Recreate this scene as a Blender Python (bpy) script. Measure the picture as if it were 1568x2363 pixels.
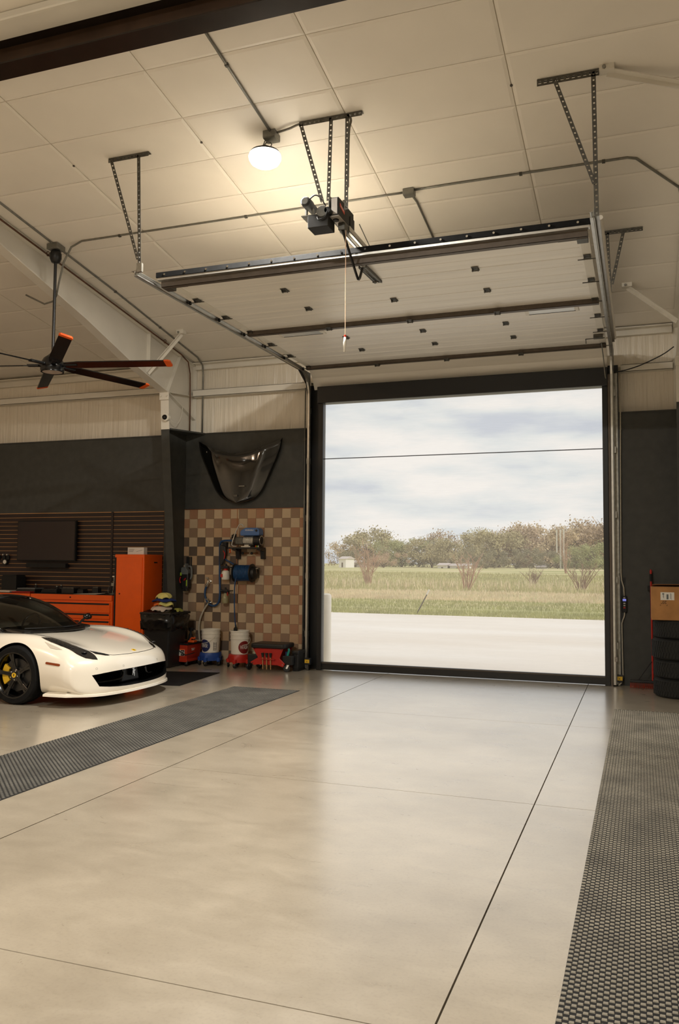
import bpy, bmesh, math, random
from mathutils import Vector, Matrix, Euler, Quaternion
from mathutils.bvhtree import BVHTree
R = math.radians
random.seed(7)
for o in list(bpy.data.objects): bpy.data.objects.remove(o, do_unlink=True)
SC = bpy.context.scene
COL = SC.collection

# ---------------------------------------------------------------- camera
cam_d = bpy.data.cameras.new('camera'); cam = bpy.data.objects.new('camera', cam_d); COL.objects.link(cam)
SC.camera = cam
cam_d.sensor_fit = 'VERTICAL'; cam_d.sensor_height = 36.0; cam_d.lens = 1932.6/2363*36.0
cam_d.clip_end = 2000
yaw, pitch, roll = R(19.85), R(3.471), R(0.45)
fw = Vector((-math.sin(yaw)*math.cos(pitch), math.cos(yaw)*math.cos(pitch), math.sin(pitch)))
rt = Vector((math.cos(yaw), math.sin(yaw), 0)); up = rt.cross(fw)
r2 = rt*math.cos(roll)+up*math.sin(roll); u2 = up*math.cos(roll)-rt*math.sin(roll)
M = Matrix((r2, u2, -fw)).transposed().to_4x4(); M.translation = Vector((0, 0, 1.65))
cam.matrix_world = M

# ---------------------------------------------------------------- exposure
vs = SC.view_settings
vs.view_transform = 'Standard'; vs.look = 'None'; vs.gamma = 1.0; vs.use_curve_mapping = False
vs.exposure = 0.22

def lin(r, g, b):
    f = lambda c: (c/255)/12.92 if c/255 <= .04045 else ((c/255+.055)/1.055)**2.4
    return (f(r), f(g), f(b), 1)

# ---------------------------------------------------------------- sky: thin broken overcast
wd = bpy.data.worlds.new('sky'); SC.world = wd; wd.use_nodes = True
nt = wd.node_tree; nt.nodes.clear()
tc = nt.nodes.new('ShaderNodeTexCoord'); mp = nt.nodes.new('ShaderNodeMapping'); mp.inputs['Scale'].default_value = (2.2, 2.2, 9)
mp.inputs['Location'].default_value = (3.1, .4, 1.7)
nz = nt.nodes.new('ShaderNodeTexNoise'); nz.inputs['Scale'].default_value = 2.5; nz.inputs['Detail'].default_value = 7; nz.inputs['Roughness'].default_value = .52
rp = nt.nodes.new('ShaderNodeValToRGB')
rp.color_ramp.elements[0].position = .37; rp.color_ramp.elements[0].color = lin(196, 202, 212)
rp.color_ramp.elements[1].position = .60; rp.color_ramp.elements[1].color = lin(240, 236, 231)
e = rp.color_ramp.elements.new(.47); e.color = lin(219, 223, 223)
bg = nt.nodes.new('ShaderNodeBackground'); bg.inputs['Strength'].default_value = 1.03
wo = nt.nodes.new('ShaderNodeOutputWorld')
L = nt.links.new
L(tc.outputs['Generated'], mp.inputs['Vector']); L(mp.outputs[0], nz.inputs['Vector']); L(nz.outputs['Fac'], rp.inputs[0]); L(rp.outputs[0], bg.inputs['Color']); L(bg.outputs[0], wo.inputs['Surface'])

# ---------------------------------------------------------------- sun, veiled by cloud
sd = bpy.data.lights.new('sun', 'SUN'); sd.energy = 1.55; sd.angle = R(12); sd.color = (1, .97, .93)
sun = bpy.data.objects.new('sun', sd); COL.objects.link(sun)
sun.rotation_euler = Vector((-.78, -.02, -.62)).to_track_quat('-Z', 'Y').to_euler()

LAMP_ENERGY = 278.0                     # every high-bay lamp of the hall
LAMP_COLOR = (1.0, .955, .875)
LAMP_WARM = (1.0, .69, .44)

# ---------------------------------------------------------------- materials
MATS = {}
def mat(name, col, rough=.5, metal=0.0, spec=.5, var=.08, scale=6.0, bump=0.0, bscale=60.0, coat=0.0, stretch=None, emit=0.0, alpha=1.0, trans=0.0):
    if name in MATS: return MATS[name]
    m = bpy.data.materials.new(name); m.use_nodes = True; MATS[name] = m
    t = m.node_tree; b = t.nodes['Principled BSDF']
    if len(col) == 3: col = lin(*col)
    b.inputs['Roughness'].default_value = rough; b.inputs['Metallic'].default_value = metal
    b.inputs['Specular IOR Level'].default_value = spec; b.inputs['Coat Weight'].default_value = coat
    b.inputs['Coat Roughness'].default_value = .05
    b.inputs['Transmission Weight'].default_value = trans; b.inputs['Alpha'].default_value = alpha
    co = t.nodes.new('ShaderNodeTexCoord'); mp = t.nodes.new('ShaderNodeMapping')
    if stretch: mp.inputs['Scale'].default_value = stretch
    t.links.new(co.outputs['Object'], mp.inputs['Vector'])
    if var > 0:
        n = t.nodes.new('ShaderNodeTexNoise'); n.inputs['Scale'].default_value = scale; n.inputs['Detail'].default_value = 4
        t.links.new(mp.outputs[0], n.inputs['Vector'])
        r = t.nodes.new('ShaderNodeValToRGB')
        r.color_ramp.elements[0].position = .3; r.color_ramp.elements[1].position = .7
        r.color_ramp.elements[0].color = tuple(c*(1-var) for c in col[:3])+(1,)
        r.color_ramp.elements[1].color = tuple(min(1, c*(1+var)) for c in col[:3])+(1,)
        t.links.new(n.outputs['Fac'], r.inputs[0]); t.links.new(r.outputs[0], b.inputs['Base Color'])
    else: b.inputs['Base Color'].default_value = col
    if bump > 0:
        n2 = t.nodes.new('ShaderNodeTexNoise'); n2.inputs['Scale'].default_value = bscale; n2.inputs['Detail'].default_value = 3
        t.links.new(mp.outputs[0], n2.inputs['Vector'])
        bp = t.nodes.new('ShaderNodeBump'); bp.inputs['Strength'].default_value = bump; bp.inputs['Distance'].default_value = .01
        t.links.new(n2.outputs['Fac'], bp.inputs['Height']); t.links.new(bp.outputs[0], b.inputs['Normal'])
    if emit > 0:
        b.inputs['Emission Color'].default_value = col; b.inputs['Emission Strength'].default_value = emit
    return m

# ---------------------------------------------------------------- mesh helpers
class MB:
    def __init__(s): s.v = []; s.f = []
    def add(s, vs, fs):
        n = len(s.v); s.v += [Vector(p) for p in vs]; s.f += [tuple(i+n for i in f) for f in fs]; return s
    def box(s, a, b):
        x0, y0, z0 = a; x1, y1, z1 = b
        return s.add([(x0,y0,z0),(x1,y0,z0),(x1,y1,z0),(x0,y1,z0),(x0,y0,z1),(x1,y0,z1),(x1,y1,z1),(x0,y1,z1)],
                     [(0,3,2,1),(4,5,6,7),(0,1,5,4),(1,2,6,5),(2,3,7,6),(3,0,4,7)])
    def cbox(s, c, sz, rot=None):
        n = len(s.v); h = [q/2 for q in sz]
        s.box((-h[0],-h[1],-h[2]), tuple(h)); m = rot if rot is not None else Matrix.Identity(3)
        for i in range(n, len(s.v)): s.v[i] = m @ s.v[i] + Vector(c)
        return s
    def bar(s, p, q, w, h, upv=(0,0,1)):
        p = Vector(p); q = Vector(q); d = (q-p); l = d.length; d.normalize(); u = Vector(upv)
        x = d.cross(u)
        if x.length < 1e-5: x = d.cross(Vector((1,0,0)))
        x.normalize(); u = x.cross(d)
        return s.cbox((p+q)/2, (w, l, h), Matrix((x, d, u)).transposed())
    def cyl(s, p, q, r0, r1=None, n=16, caps=True):
        if r1 is None: r1 = r0
        p = Vector(p); q = Vector(q); d = (q-p).normalized()
        x = d.orthogonal().normalized(); y = d.cross(x); vs = []
        for k in range(n):
            a = 2*math.pi*k/n; o = x*math.cos(a)+y*math.sin(a); vs.append(p+o*r0)
        for k in range(n):
            a = 2*math.pi*k/n; o = x*math.cos(a)+y*math.sin(a); vs.append(q+o*r1)
        fs = [(k, (k+1) % n, n+(k+1) % n, n+k) for k in range(n)]
        if caps: fs += [tuple(range(n-1, -1, -1)), tuple(range(n, 2*n))]
        return s.add(vs, fs)
    def tube(s, pts, r, n=8, caps=True, closed=False):
        pts = [Vector(p) for p in pts]; m = len(pts); rr = r if isinstance(r, (list, tuple)) else [r]*m
        vs = []; x = None
        for i in range(m):
            if closed: d = pts[(i+1) % m]-pts[i-1]
            else: d = pts[min(i+1, m-1)]-pts[max(i-1, 0)]
            d.normalize()
            if x is None: x = d.orthogonal().normalized()
            x = (x - d*x.dot(d))
            x = x.normalized() if x.length > 1e-6 else d.orthogonal().normalized()
            y = d.cross(x)
            for k in range(n):
                a = 2*math.pi*k/n; vs.append(pts[i]+(x*math.cos(a)+y*math.sin(a))*rr[i])
        fs = []
        for i in range(m if closed else m-1):
            j = (i+1) % m
            for k in range(n): fs.append((i*n+k, i*n+(k+1) % n, j*n+(k+1) % n, j*n+k))
        if caps and not closed: fs += [tuple(range(n-1, -1, -1)), tuple(range((m-1)*n, m*n))]
        return s.add(vs, fs)
    def lathe(s, prof, n=24, c=(0,0,0), axis='z', caps=False):
        vs = []; m = len(prof)
        for r, z in prof:
            for k in range(n):
                a = 2*math.pi*k/n; x, y = r*math.cos(a), r*math.sin(a)
                p = (x, y, z) if axis == 'z' else ((x, z, -y) if axis == 'y' else (z, x, y))
                vs.append(Vector(p)+Vector(c))
        fs = [(i*n+k, i*n+(k+1) % n, (i+1)*n+(k+1) % n, (i+1)*n+k) for i in range(m-1) for k in range(n)]
        if caps: fs += [tuple(range(n-1, -1, -1)), tuple(range((m-1)*n, m*n))]
        return s.add(vs, fs)
    def prism(s, poly, axis, a, b):
        def P(u, v, w): return {'x': (w, u, v), 'y': (u, w, v), 'z': (u, v, w)}[axis]
        n = len(poly); vs = [P(u, v, a) for u, v in poly]+[P(u, v, b) for u, v in poly]
        fs = [tuple(range(n-1, -1, -1)), tuple(range(n, 2*n))]+[(k, (k+1) % n, n+(k+1) % n, n+k) for k in range(n)]
        return s.add(vs, fs)
    def perf(s, p, q, wv, pitch=.05, hole=.42):
        """flat perforated strip from p to q, width vector wv, one square hole each pitch"""
        p = Vector(p); q = Vector(q); wv = Vector(wv); L_ = (q-p).length; n = max(1, round(L_/pitch)); d = (q-p)/n
        hw = hole; hl = min(.8, hole*wv.length/d.length) if d.length else hole
        for i in range(n):
            o = p+d*i
            c = [o, o+wv, o+wv+d, o+d]
            a0, a1 = .5-hw/2, .5+hw/2; b0, b1 = .5-hl/2, .5+hl/2
            h = [o+wv*a0+d*b0, o+wv*a1+d*b0, o+wv*a1+d*b1, o+wv*a0+d*b1]
            s.add(c+h, [(0,1,5,4),(1,2,6,5),(2,3,7,6),(3,0,4,7)])
        return s
    def xf(s, m):
        s.v = [m @ p for p in s.v]; return s

ORG = {}
def link(o): COL.objects.link(o); return o
def thing(name, label, cat, loc=(0,0,0), group=None, kind=None, rz=0):
    o = bpy.data.objects.new(name, None); link(o); o.location = loc; o.rotation_euler = (0,0,rz); o.empty_display_size = .1
    o['label'] = label; o['category'] = cat
    if group: o['group'] = group
    if kind: o['kind'] = kind
    ORG[o.name] = Vector(loc)
    return o
def tag(o, label, cat, group=None, kind=None):
    o['label'] = label; o['category'] = cat
    if group: o['group'] = group
    if kind: o['kind'] = kind
    return o
def mesh(name, mb, m, smooth=False, org=None):
    me = bpy.data.meshes.new(name)
    vs = [tuple(p-org) for p in mb.v] if org is not None else [tuple(p) for p in mb.v]
    me.from_pydata(vs, [], mb.f); me.update()
    if m is not None: me.materials.append(m if not isinstance(m, str) else MATS[m])
    if smooth: me.polygons.foreach_set('use_smooth', [True]*len(me.polygons))
    return me
def fixn(me):
    bm = bmesh.new(); bm.from_mesh(me); bmesh.ops.recalc_face_normals(bm, faces=bm.faces); bm.to_mesh(me); bm.free()
def part(name, mb, m, parent=None, bevel=0.0, smooth=False, local=False, solid=0.0, seg=2, kind=None, sub=0, auto=None):
    """one mesh object; coordinates are world coordinates unless local"""
    org = None if (local or parent is None) else ORG[parent.name]
    if parent is None and not local:
        c = Vector((0,0,0)); lo = [min(p[i] for p in mb.v) for i in range(3)]; hi = [max(p[i] for p in mb.v) for i in range(3)]
        org = Vector(((lo[0]+hi[0])/2, (lo[1]+hi[1])/2, lo[2]))
    me = mesh(name, mb, m, smooth, org); fixn(me)
    o = bpy.data.objects.new(name, me); link(o)
    if parent is not None: o.parent = parent; ORG[o.name] = org if org is not None else Vector((0,0,0))
    elif not local: o.location = org; ORG[o.name] = org
    if solid: md = o.modifiers.new('solid', 'SOLIDIFY'); md.thickness = solid; md.offset = 0
    if bevel: md = o.modifiers.new('bevel', 'BEVEL'); md.width = bevel; md.segments = seg; md.limit_method = 'ANGLE'; md.angle_limit = R(40); md.harden_normals = False
    if sub: md = o.modifiers.new('sub', 'SUBSURF'); md.levels = sub; md.render_levels = sub
    if smooth == 'auto' or auto:
        me.polygons.foreach_set('use_smooth', [True]*len(me.polygons))
        md = o.modifiers.new('split', 'EDGE_SPLIT'); md.split_angle = R(auto or 35)
    if kind: o['kind'] = kind
    return o
def inst(src, parent, loc, rot=(0,0,0), scale=(1,1,1), name=None):
    o = src.copy(); link(o); o.parent = parent; o.location = loc; o.rotation_euler = rot; o.scale = scale; return o
def copy_thing(root, loc, rz=0, label=None, scale=None):
    r = root.copy(); link(r); r.location = loc; r.rotation_euler = (0,0,rz)
    if scale: r.scale = scale
    if label: r['label'] = label
    for ch in list(root.children):
        if ch.parent != root: continue
        c = ch.copy(); link(c); c.parent = r
        for g in list(ch.children):
            d = g.copy(); link(d); d.parent = c
    return r
def text(name, s, size, loc, rot, m, parent=None, align='CENTER', extrude=.0006, org=None):
    cu = bpy.data.curves.new(name, 'FONT'); cu.body = s; cu.size = size; cu.align_x = align; cu.align_y = 'CENTER'; cu.extrude = extrude
    t = bpy.data.objects.new(name+'_tmp', cu); link(t)
    dg = bpy.context.evaluated_depsgraph_get(); me = bpy.data.meshes.new_from_object(t.evaluated_get(dg)); bpy.data.objects.remove(t, do_unlink=True)
    me.name = name; me.materials.clear(); me.materials.append(MATS[m] if isinstance(m, str) else m)
    o = bpy.data.objects.new(name, me); link(o); o.rotation_euler = rot
    if parent is not None:
        o.parent = parent; o.location = Vector(loc)-(ORG[parent.name] if parent.name in ORG else Vector((0,0,0)))
    else: o.location = loc
    return o
def smooth_pts(pts, n=6):
    """Catmull-Rom through the points"""
    P = [Vector(p) for p in pts]; out = []
    for i in range(len(P)-1):
        a = P[max(i-1,0)]; b = P[i]; c = P[i+1]; d = P[min(i+2,len(P)-1)]
        for k in range(n):
            t = k/n
            out.append(.5*((2*b)+(c-a)*t+(2*a-5*b+4*c-d)*t*t+(3*b-a-3*c+d)*t**3))
    out.append(P[-1]); return out
def arc(c, r, a0, a1, n=8):
    return [(c[0]+r*math.cos(a0+(a1-a0)*k/n), c[1]+r*math.sin(a0+(a1-a0)*k/n)) for k in range(n+1)]
def rrect(u0, v0, u1, v1, r, n=4):
    p = []
    for cx, cy, a in ((u1-r, v0+r, -90), (u1-r, v1-r, 0), (u0+r, v1-r, 90), (u0+r, v0+r, 180)):
        p += arc((cx, cy), r, R(a), R(a+90), n)
    return p

# shared materials
mat('white_paint', (222,216,203), .45, var=.05, scale=2)
mat('dark_paint', (58,58,54), .62, var=.14, scale=9, bump=.06, bscale=200)
mat('black_metal', (16,16,17), .38, var=.15, scale=4)
mat('matte_black', (14,14,14), .7, var=.2, scale=12)
mat('galv', (150,148,140), .38, metal=.85, var=.22, scale=18)
mat('galv_dark', (92,90,84), .45, metal=.7, var=.25, scale=20)
mat('steel_brown', (92,82,72), .5, metal=.35, var=.12, scale=12)
mat('chrome', (215,215,212), .12, metal=1, var=.05)
mat('alu', (196,194,188), .28, metal=.9, var=.1, scale=10)
mat('conduit_grey', (128,126,118), .45, metal=.55, var=.15, scale=14)
mat('rubber', (17,17,17), .8, spec=.18, var=.25, scale=20, bump=.15, bscale=120)
mat('orange', (242,94,8), .38, var=.05, scale=5)
mat('red', (176,34,22), .4, var=.07, scale=6)
mat('blue', (26,66,140), .4, var=.07, scale=6)
mat('blue_hose', (22,62,104), .42, var=.12, scale=30)
mat('white_plastic', (226,220,206), .42, var=.04, scale=5)
mat('black_plastic', (22,22,22), .45, var=.15, scale=10)
mat('grey_plastic', (96,100,100), .5, var=.1, scale=10)
mat('yellow', (222,178,36), .45, var=.06)
mat('lime', (160,190,50), .5, var=.06)
mat('teal', (20,140,128), .5, var=.06)
mat('label_white', (222,218,208), .6, var=.03)
mat('print_black', (20,20,20), .7, var=0)
mat('orange_tip', (226,92,30), .4, var=.05)
mat('card', (170,122,72), .85, var=.12, scale=7, bump=.05)
mat('wood', (172,132,86), .7, var=.15, scale=14, stretch=(1,1,.15))
# ================================================================ the hall
WX0, WX1, YB, YW, YL = -14.9, 8.2, -9.5, 12.45, 12.25     # side walls, back wall, upper wall plane, lower wall plane
ZD = 3.766                                                 # top of the dark lower wall
OX0, OX1 = -4.92, -.30                                     # door opening
SL = .149
def roof(y): return 5.0+SL*(12.45-y)

# ---- floor: cast concrete slabs between saw cuts
def concrete():
    m = bpy.data.materials.new('polished_concrete'); m.use_nodes = True; t = m.node_tree; b = t.nodes['Principled BSDF']; N = t.nodes.new
    geo = N('ShaderNodeNewGeometry'); l = t.links.new
    n1 = N('ShaderNodeTexNoise'); n1.inputs['Scale'].default_value = .55; n1.inputs['Detail'].default_value = 7; n1.inputs['Roughness'].default_value = .6
    n2 = N('ShaderNodeTexNoise'); n2.inputs['Scale'].default_value = 2.6; n2.inputs['Detail'].default_value = 11; n2.inputs['Distortion'].default_value = .7; n2.inputs['Roughness'].default_value = .65
    n3 = N('ShaderNodeTexNoise'); n3.inputs['Scale'].default_value = 60; n3.inputs['Detail'].default_value = 4
    mp = N('ShaderNodeMapping'); mp.inputs['Scale'].default_value = (1.0, 2.2, 1)
    l(geo.outputs['Position'], n1.inputs['Vector']); l(geo.outputs['Position'], mp.inputs['Vector']); l(mp.outputs[0], n2.inputs['Vector']); l(geo.outputs['Position'], n3.inputs['Vector'])
    r1 = N('ShaderNodeValToRGB'); r1.color_ramp.elements[0].position = .32; r1.color_ramp.elements[1].position = .72
    r1.color_ramp.elements[0].color = lin(160,149,131); r1.color_ramp.elements[1].color = lin(200,189,170)
    r2_ = N('ShaderNodeValToRGB'); r2_.color_ramp.elements[0].position = .22; r2_.color_ramp.elements[1].position = .72
    r2_.color_ramp.elements[0].color = (.70,.69,.67,1); r2_.color_ramp.elements[1].color = (1,1,1,1)
    r3 = N('ShaderNodeValToRGB'); r3.color_ramp.elements[0].position = .25; r3.color_ramp.elements[1].position = .5
    r3.color_ramp.elements[0].color = (.8,.8,.8,1); r3.color_ramp.elements[1].color = (1,1,1,1)
    mx = N('ShaderNodeMixRGB'); mx.blend_type = 'MULTIPLY'; mx.inputs[0].default_value = .55
    mx2 = N('ShaderNodeMixRGB'); mx2.blend_type = 'MULTIPLY'; mx2.inputs[0].default_value = .5
    l(n1.outputs['Fac'], r1.inputs[0]); l(n2.outputs['Fac'], r2_.inputs[0]); l(n3.outputs['Fac'], r3.inputs[0])
    l(r1.outputs[0], mx.inputs[1]); l(r2_.outputs[0], mx.inputs[2]); l(mx.outputs[0], mx2.inputs[1]); l(r3.outputs[0], mx2.inputs[2]); l(mx2.outputs[0], b.inputs['Base Color'])
    rr = N('ShaderNodeMapRange'); rr.inputs[1].default_value = .3; rr.inputs[2].default_value = .7; rr.inputs[3].default_value = .26; rr.inputs[4].default_value = .36
    l(n2.outputs['Fac'], rr.inputs[0]); l(rr.outputs[0], b.inputs['Roughness'])
    bp = N('ShaderNodeBump'); bp.inputs['Strength'].default_value = .06; bp.inputs['Distance'].default_value = .004
    l(n2.outputs['Fac'], bp.inputs['Height']); l(bp.outputs[0], b.inputs['Normal'])
    b.inputs['Specular IOR Level'].default_value = .5; b.inputs['Coat Weight'].default_value = 1.0; b.inputs['Coat Roughness'].default_value = .2; b.inputs['Coat IOR'].default_value = 1.5
    return m
MATS['concrete'] = concrete()
mat('joint', (48,42,36), .9, var=.1)
floor = part('floor', MB().box((WX0, YB, -.16), (WX1, 12.62, -.03)), 'joint'); tag(floor, 'polished grey-beige concrete floor with saw-cut joints', 'floor', kind='structure')
xs = [WX0, -9.38, -6.49, -3.605, -.718, 2.17, 5.06, WX1]; ys = [YB, -6.05, -3.05, -.03, 2.966, 5.99, 8.985, 12.62]
for i in range(len(xs)-1):
    for j in range(len(ys)-1):
        g = .0042
        part('slab', MB().box((xs[i]+g, ys[j]+g*.7, -.03), (xs[i+1]-g, ys[j+1]-g*.7, 0)), 'concrete', floor)

# ---- door wall: dark panels below, white insulation above
mat('slat_back', (190,140,80), .5, var=.1)
def vinyl():
    m = mat('vinyl', (226,216,198), .26, var=.05, scale=1.2)
    t = m.node_tree; b = t.nodes['Principled BSDF']; N = t.nodes.new; l = t.links.new
    geo = N('ShaderNodeNewGeometry'); mp = N('ShaderNodeMapping'); mp.inputs['Scale'].default_value = (9, 9, .55)
    nz = N('ShaderNodeTexNoise'); nz.inputs['Scale'].default_value = 1.5; nz.inputs['Detail'].default_value = 5; nz.inputs['Distortion'].default_value = .4
    l(geo.outputs['Position'], mp.inputs['Vector']); l(mp.outputs[0], nz.inputs['Vector'])
    bp = N('ShaderNodeBump'); bp.inputs['Strength'].default_value = .7; bp.inputs['Distance'].default_value = .04
    l(nz.outputs['Fac'], bp.inputs['Height']); l(bp.outputs[0], b.inputs['Normal'])
vinyl()
wall = thing('wall_front', 'door wall with dark lower panels and white insulation above', 'wall', (0, YW, 0), kind='structure')
mb = MB(); mb.box((WX0, YL, 0), (OX0-.02, YL+.1, ZD)); part('lower_panel', mb, 'dark_paint', wall)
mb = MB(); mb.box((OX1+.0, YL, 0), (WX1, YL+.1, ZD)); part('lower_panel', mb, 'dark_paint', wall)
part('insulation', MB().box((WX0, YW, ZD-.1), (OX0, YW+.08, 5.1)), 'vinyl', wall)
part('insulation', MB().box((OX1, YW, ZD-.1), (WX1, YW+.08, 5.1)), 'vinyl', wall)
part('insulation', MB().box((OX0, YW, 4.45), (OX1, YW+.08, 5.1)), 'vinyl', wall)
part('outer_skin', MB().box((WX0, 12.56, -.1), (OX0+.05, 12.63, 5.1)), 'white_paint', wall)
part('outer_skin', MB().box((OX1-.12, 12.56, -.1), (WX1, 12.63, 5.1)), 'white_paint', wall)
part('outer_skin', MB().box((OX0+.05, 12.56, 4.42), (OX1-.12, 12.63, 5.1)), 'white_paint', wall)
part('gap_filler', MB().box((OX0-.03, 12.255, 0), (OX0+.24, 12.268, 4.46)), 'black_metal', wall)  # filler added to shut the light gap beside the side rail
for x0, x1 in ((OX0-.03, OX0+.05), (OX1-.12, OX1+.02)):
    part('jamb', MB().box((x0, 12.27, 0), (x1, 12.57, 4.46)), 'black_metal', wall)
part('cap_trim', MB().box((WX0, YL-.012, ZD), (OX0-.02, YW, ZD+.02)), 'dark_paint', wall)
part('cap_trim', MB().box((OX1, YL-.012, ZD), (WX1, YW, ZD+.02)), 'dark_paint', wall)
# corner shelf between the column and the wall top
part('corner_shelf', MB().prism([(-7.17, 11.62), (-7.10, 11.60), (-6.80, YL-.01), (-7.17, YL-.01)], 'z', ZD-.005, ZD+.02), 'dark_paint', wall)
# girts and eave strut
def cgirt(x0, x1, z0, z1, ydepth=.13):
    mb = MB(); y0 = YW-ydepth
    mb.box((x0, y0, z0), (x1, YW, z0+.006)); mb.box((x0, y0, z0), (x1, y0+.006, z1)); mb.box((x0, y0, z1-.006), (x1, YW, z1)); return mb
part('girt', cgirt(-7.1, OX0-.03, 4.43, 4.54), 'white_paint', wall)
part('girt', cgirt(OX1+.06, .44, 4.37, 4.47), 'white_paint', wall)
part('girt', cgirt(WX0, -7.25, 4.52, 4.63), 'white_paint', wall)
part('girt', cgirt(.62, WX1, 4.43, 4.54), 'white_paint', wall)
part('eave_strut', MB().box((-7.09, YW-.07, 4.90), (.44, YW, 5.0)).box((-7.09, YW-.16, 4.985), (.44, YW, 5.0)), 'white_paint', wall)
part('eave_strut', MB().box((WX0, YW-.07, 4.86), (-7.25, YW, 4.97)).box((WX0, YW-.2, 4.955), (-7.25, YW, 4.97)), 'white_paint', wall)
part('edge_trim', MB().box((OX0-.1, YL-.03, 0), (OX0-.03, YL+.03, ZD)), 'black_metal', wall)
part('edge_trim', MB().box((OX1+.0, YL-.02, 0), (OX1+.03, YL+.03, ZD-.08)), 'black_metal', wall)

for nm, a, b, lab in (('wall_left', (WX0-.1, YB, 0), (WX0, 12.5, 6.7), 'far side wall of the left bay, pale insulated sheeting'),
                 ('wall_right', (WX1, YB, 0), (WX1+.1, 12.5, 6.7), 'side wall of the right bay, pale insulated sheeting'),
                 ('wall_back', (WX0, YB-.1, 0), (WX1, YB, 5.2), 'wall opposite the roll-up door, pale insulated sheeting')):
    tag(part(nm, MB().box(a, b), 'white_paint'), lab, 'wall', kind='structure')

# ---- ceiling: insulation boards between the purlin lines
mat('ceil_panel', (237,230,217), .48, var=.035, scale=1.3, bump=.05, bscale=8)
mat('ceil_seam', (198,188,168), .6, var=.1)
ceiling = thing('ceiling', 'sloping white insulated ceiling with panel seams', 'ceiling', (0,0,0), kind='structure')
RY = 1.5
mb = MB(); mb.add([(WX0,12.5,roof(12.5)+.02),(WX1,12.5,roof(12.5)+.02),(WX1,RY,roof(RY)+.02),(WX0,RY,roof(RY)+.02)], [(0,1,2,3)])
part('seam_backing', mb, 'ceil_seam', ceiling, solid=.02)
mb = MB(); mb.add([(WX0,RY,roof(RY)),(WX1,RY,roof(RY)),(WX1,YB,roof(RY)-SL*(RY-YB)),(WX0,YB,roof(RY)-SL*(RY-YB))], [(0,1,2,3)])
part('rear_slope', mb, 'ceil_panel', ceiling, solid=.03)
th = math.atan(SL); PW, PL = 1.5185, .6435
mb = MB(); g = .004; w, l_ = PW/2-g, PL/2/math.cos(th)-g*.7
mb.add([(-w,-l_,.012),(w,-l_,.012),(w,l_,.012),(-w,l_,.012),(-w,-l_,0),(w,-l_,0),(w,l_,0),(-w,l_,0),(-w+.03,-l_+.03,-.006),(w-.03,-l_+.03,-.006),(w-.03,l_-.03,-.006),(-w+.03,l_-.03,-.006)],
       [(0,1,2,3),(0,4,5,1),(1,5,6,2),(2,6,7,3),(3,7,4,0),(4,8,9,5),(5,9,10,6),(6,10,11,7),(7,11,8,4),(8,11,10,9)])
pmesh = mesh('ceiling_panel', mb, 'ceil_panel'); fixn(pmesh)
for i in range(-6, 9):
    for j in range(-10, 7):
        xc = -5.565+PW*(i+.5); yc = 8.018+PL*(j+.5)
        if yc < RY+.25 or yc > 12.4: continue
        o = bpy.data.objects.new('ceiling_panel', pmesh); link(o); o.parent = ceiling; o.location = (xc, yc, roof(yc)); o.rotation_euler = (-th, 0, 0)
# screws seen on the purlin line
mat('screw', (90,84,76), .5, metal=.5, var=0)
for i in range(-1, 4):
    x = -5.565+PW*i; part('screw', MB().cyl((x, 7.1, roof(7.1)-.012), (x, 7.1, roof(7.1)), .012, n=8), 'screw', ceiling)

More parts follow.
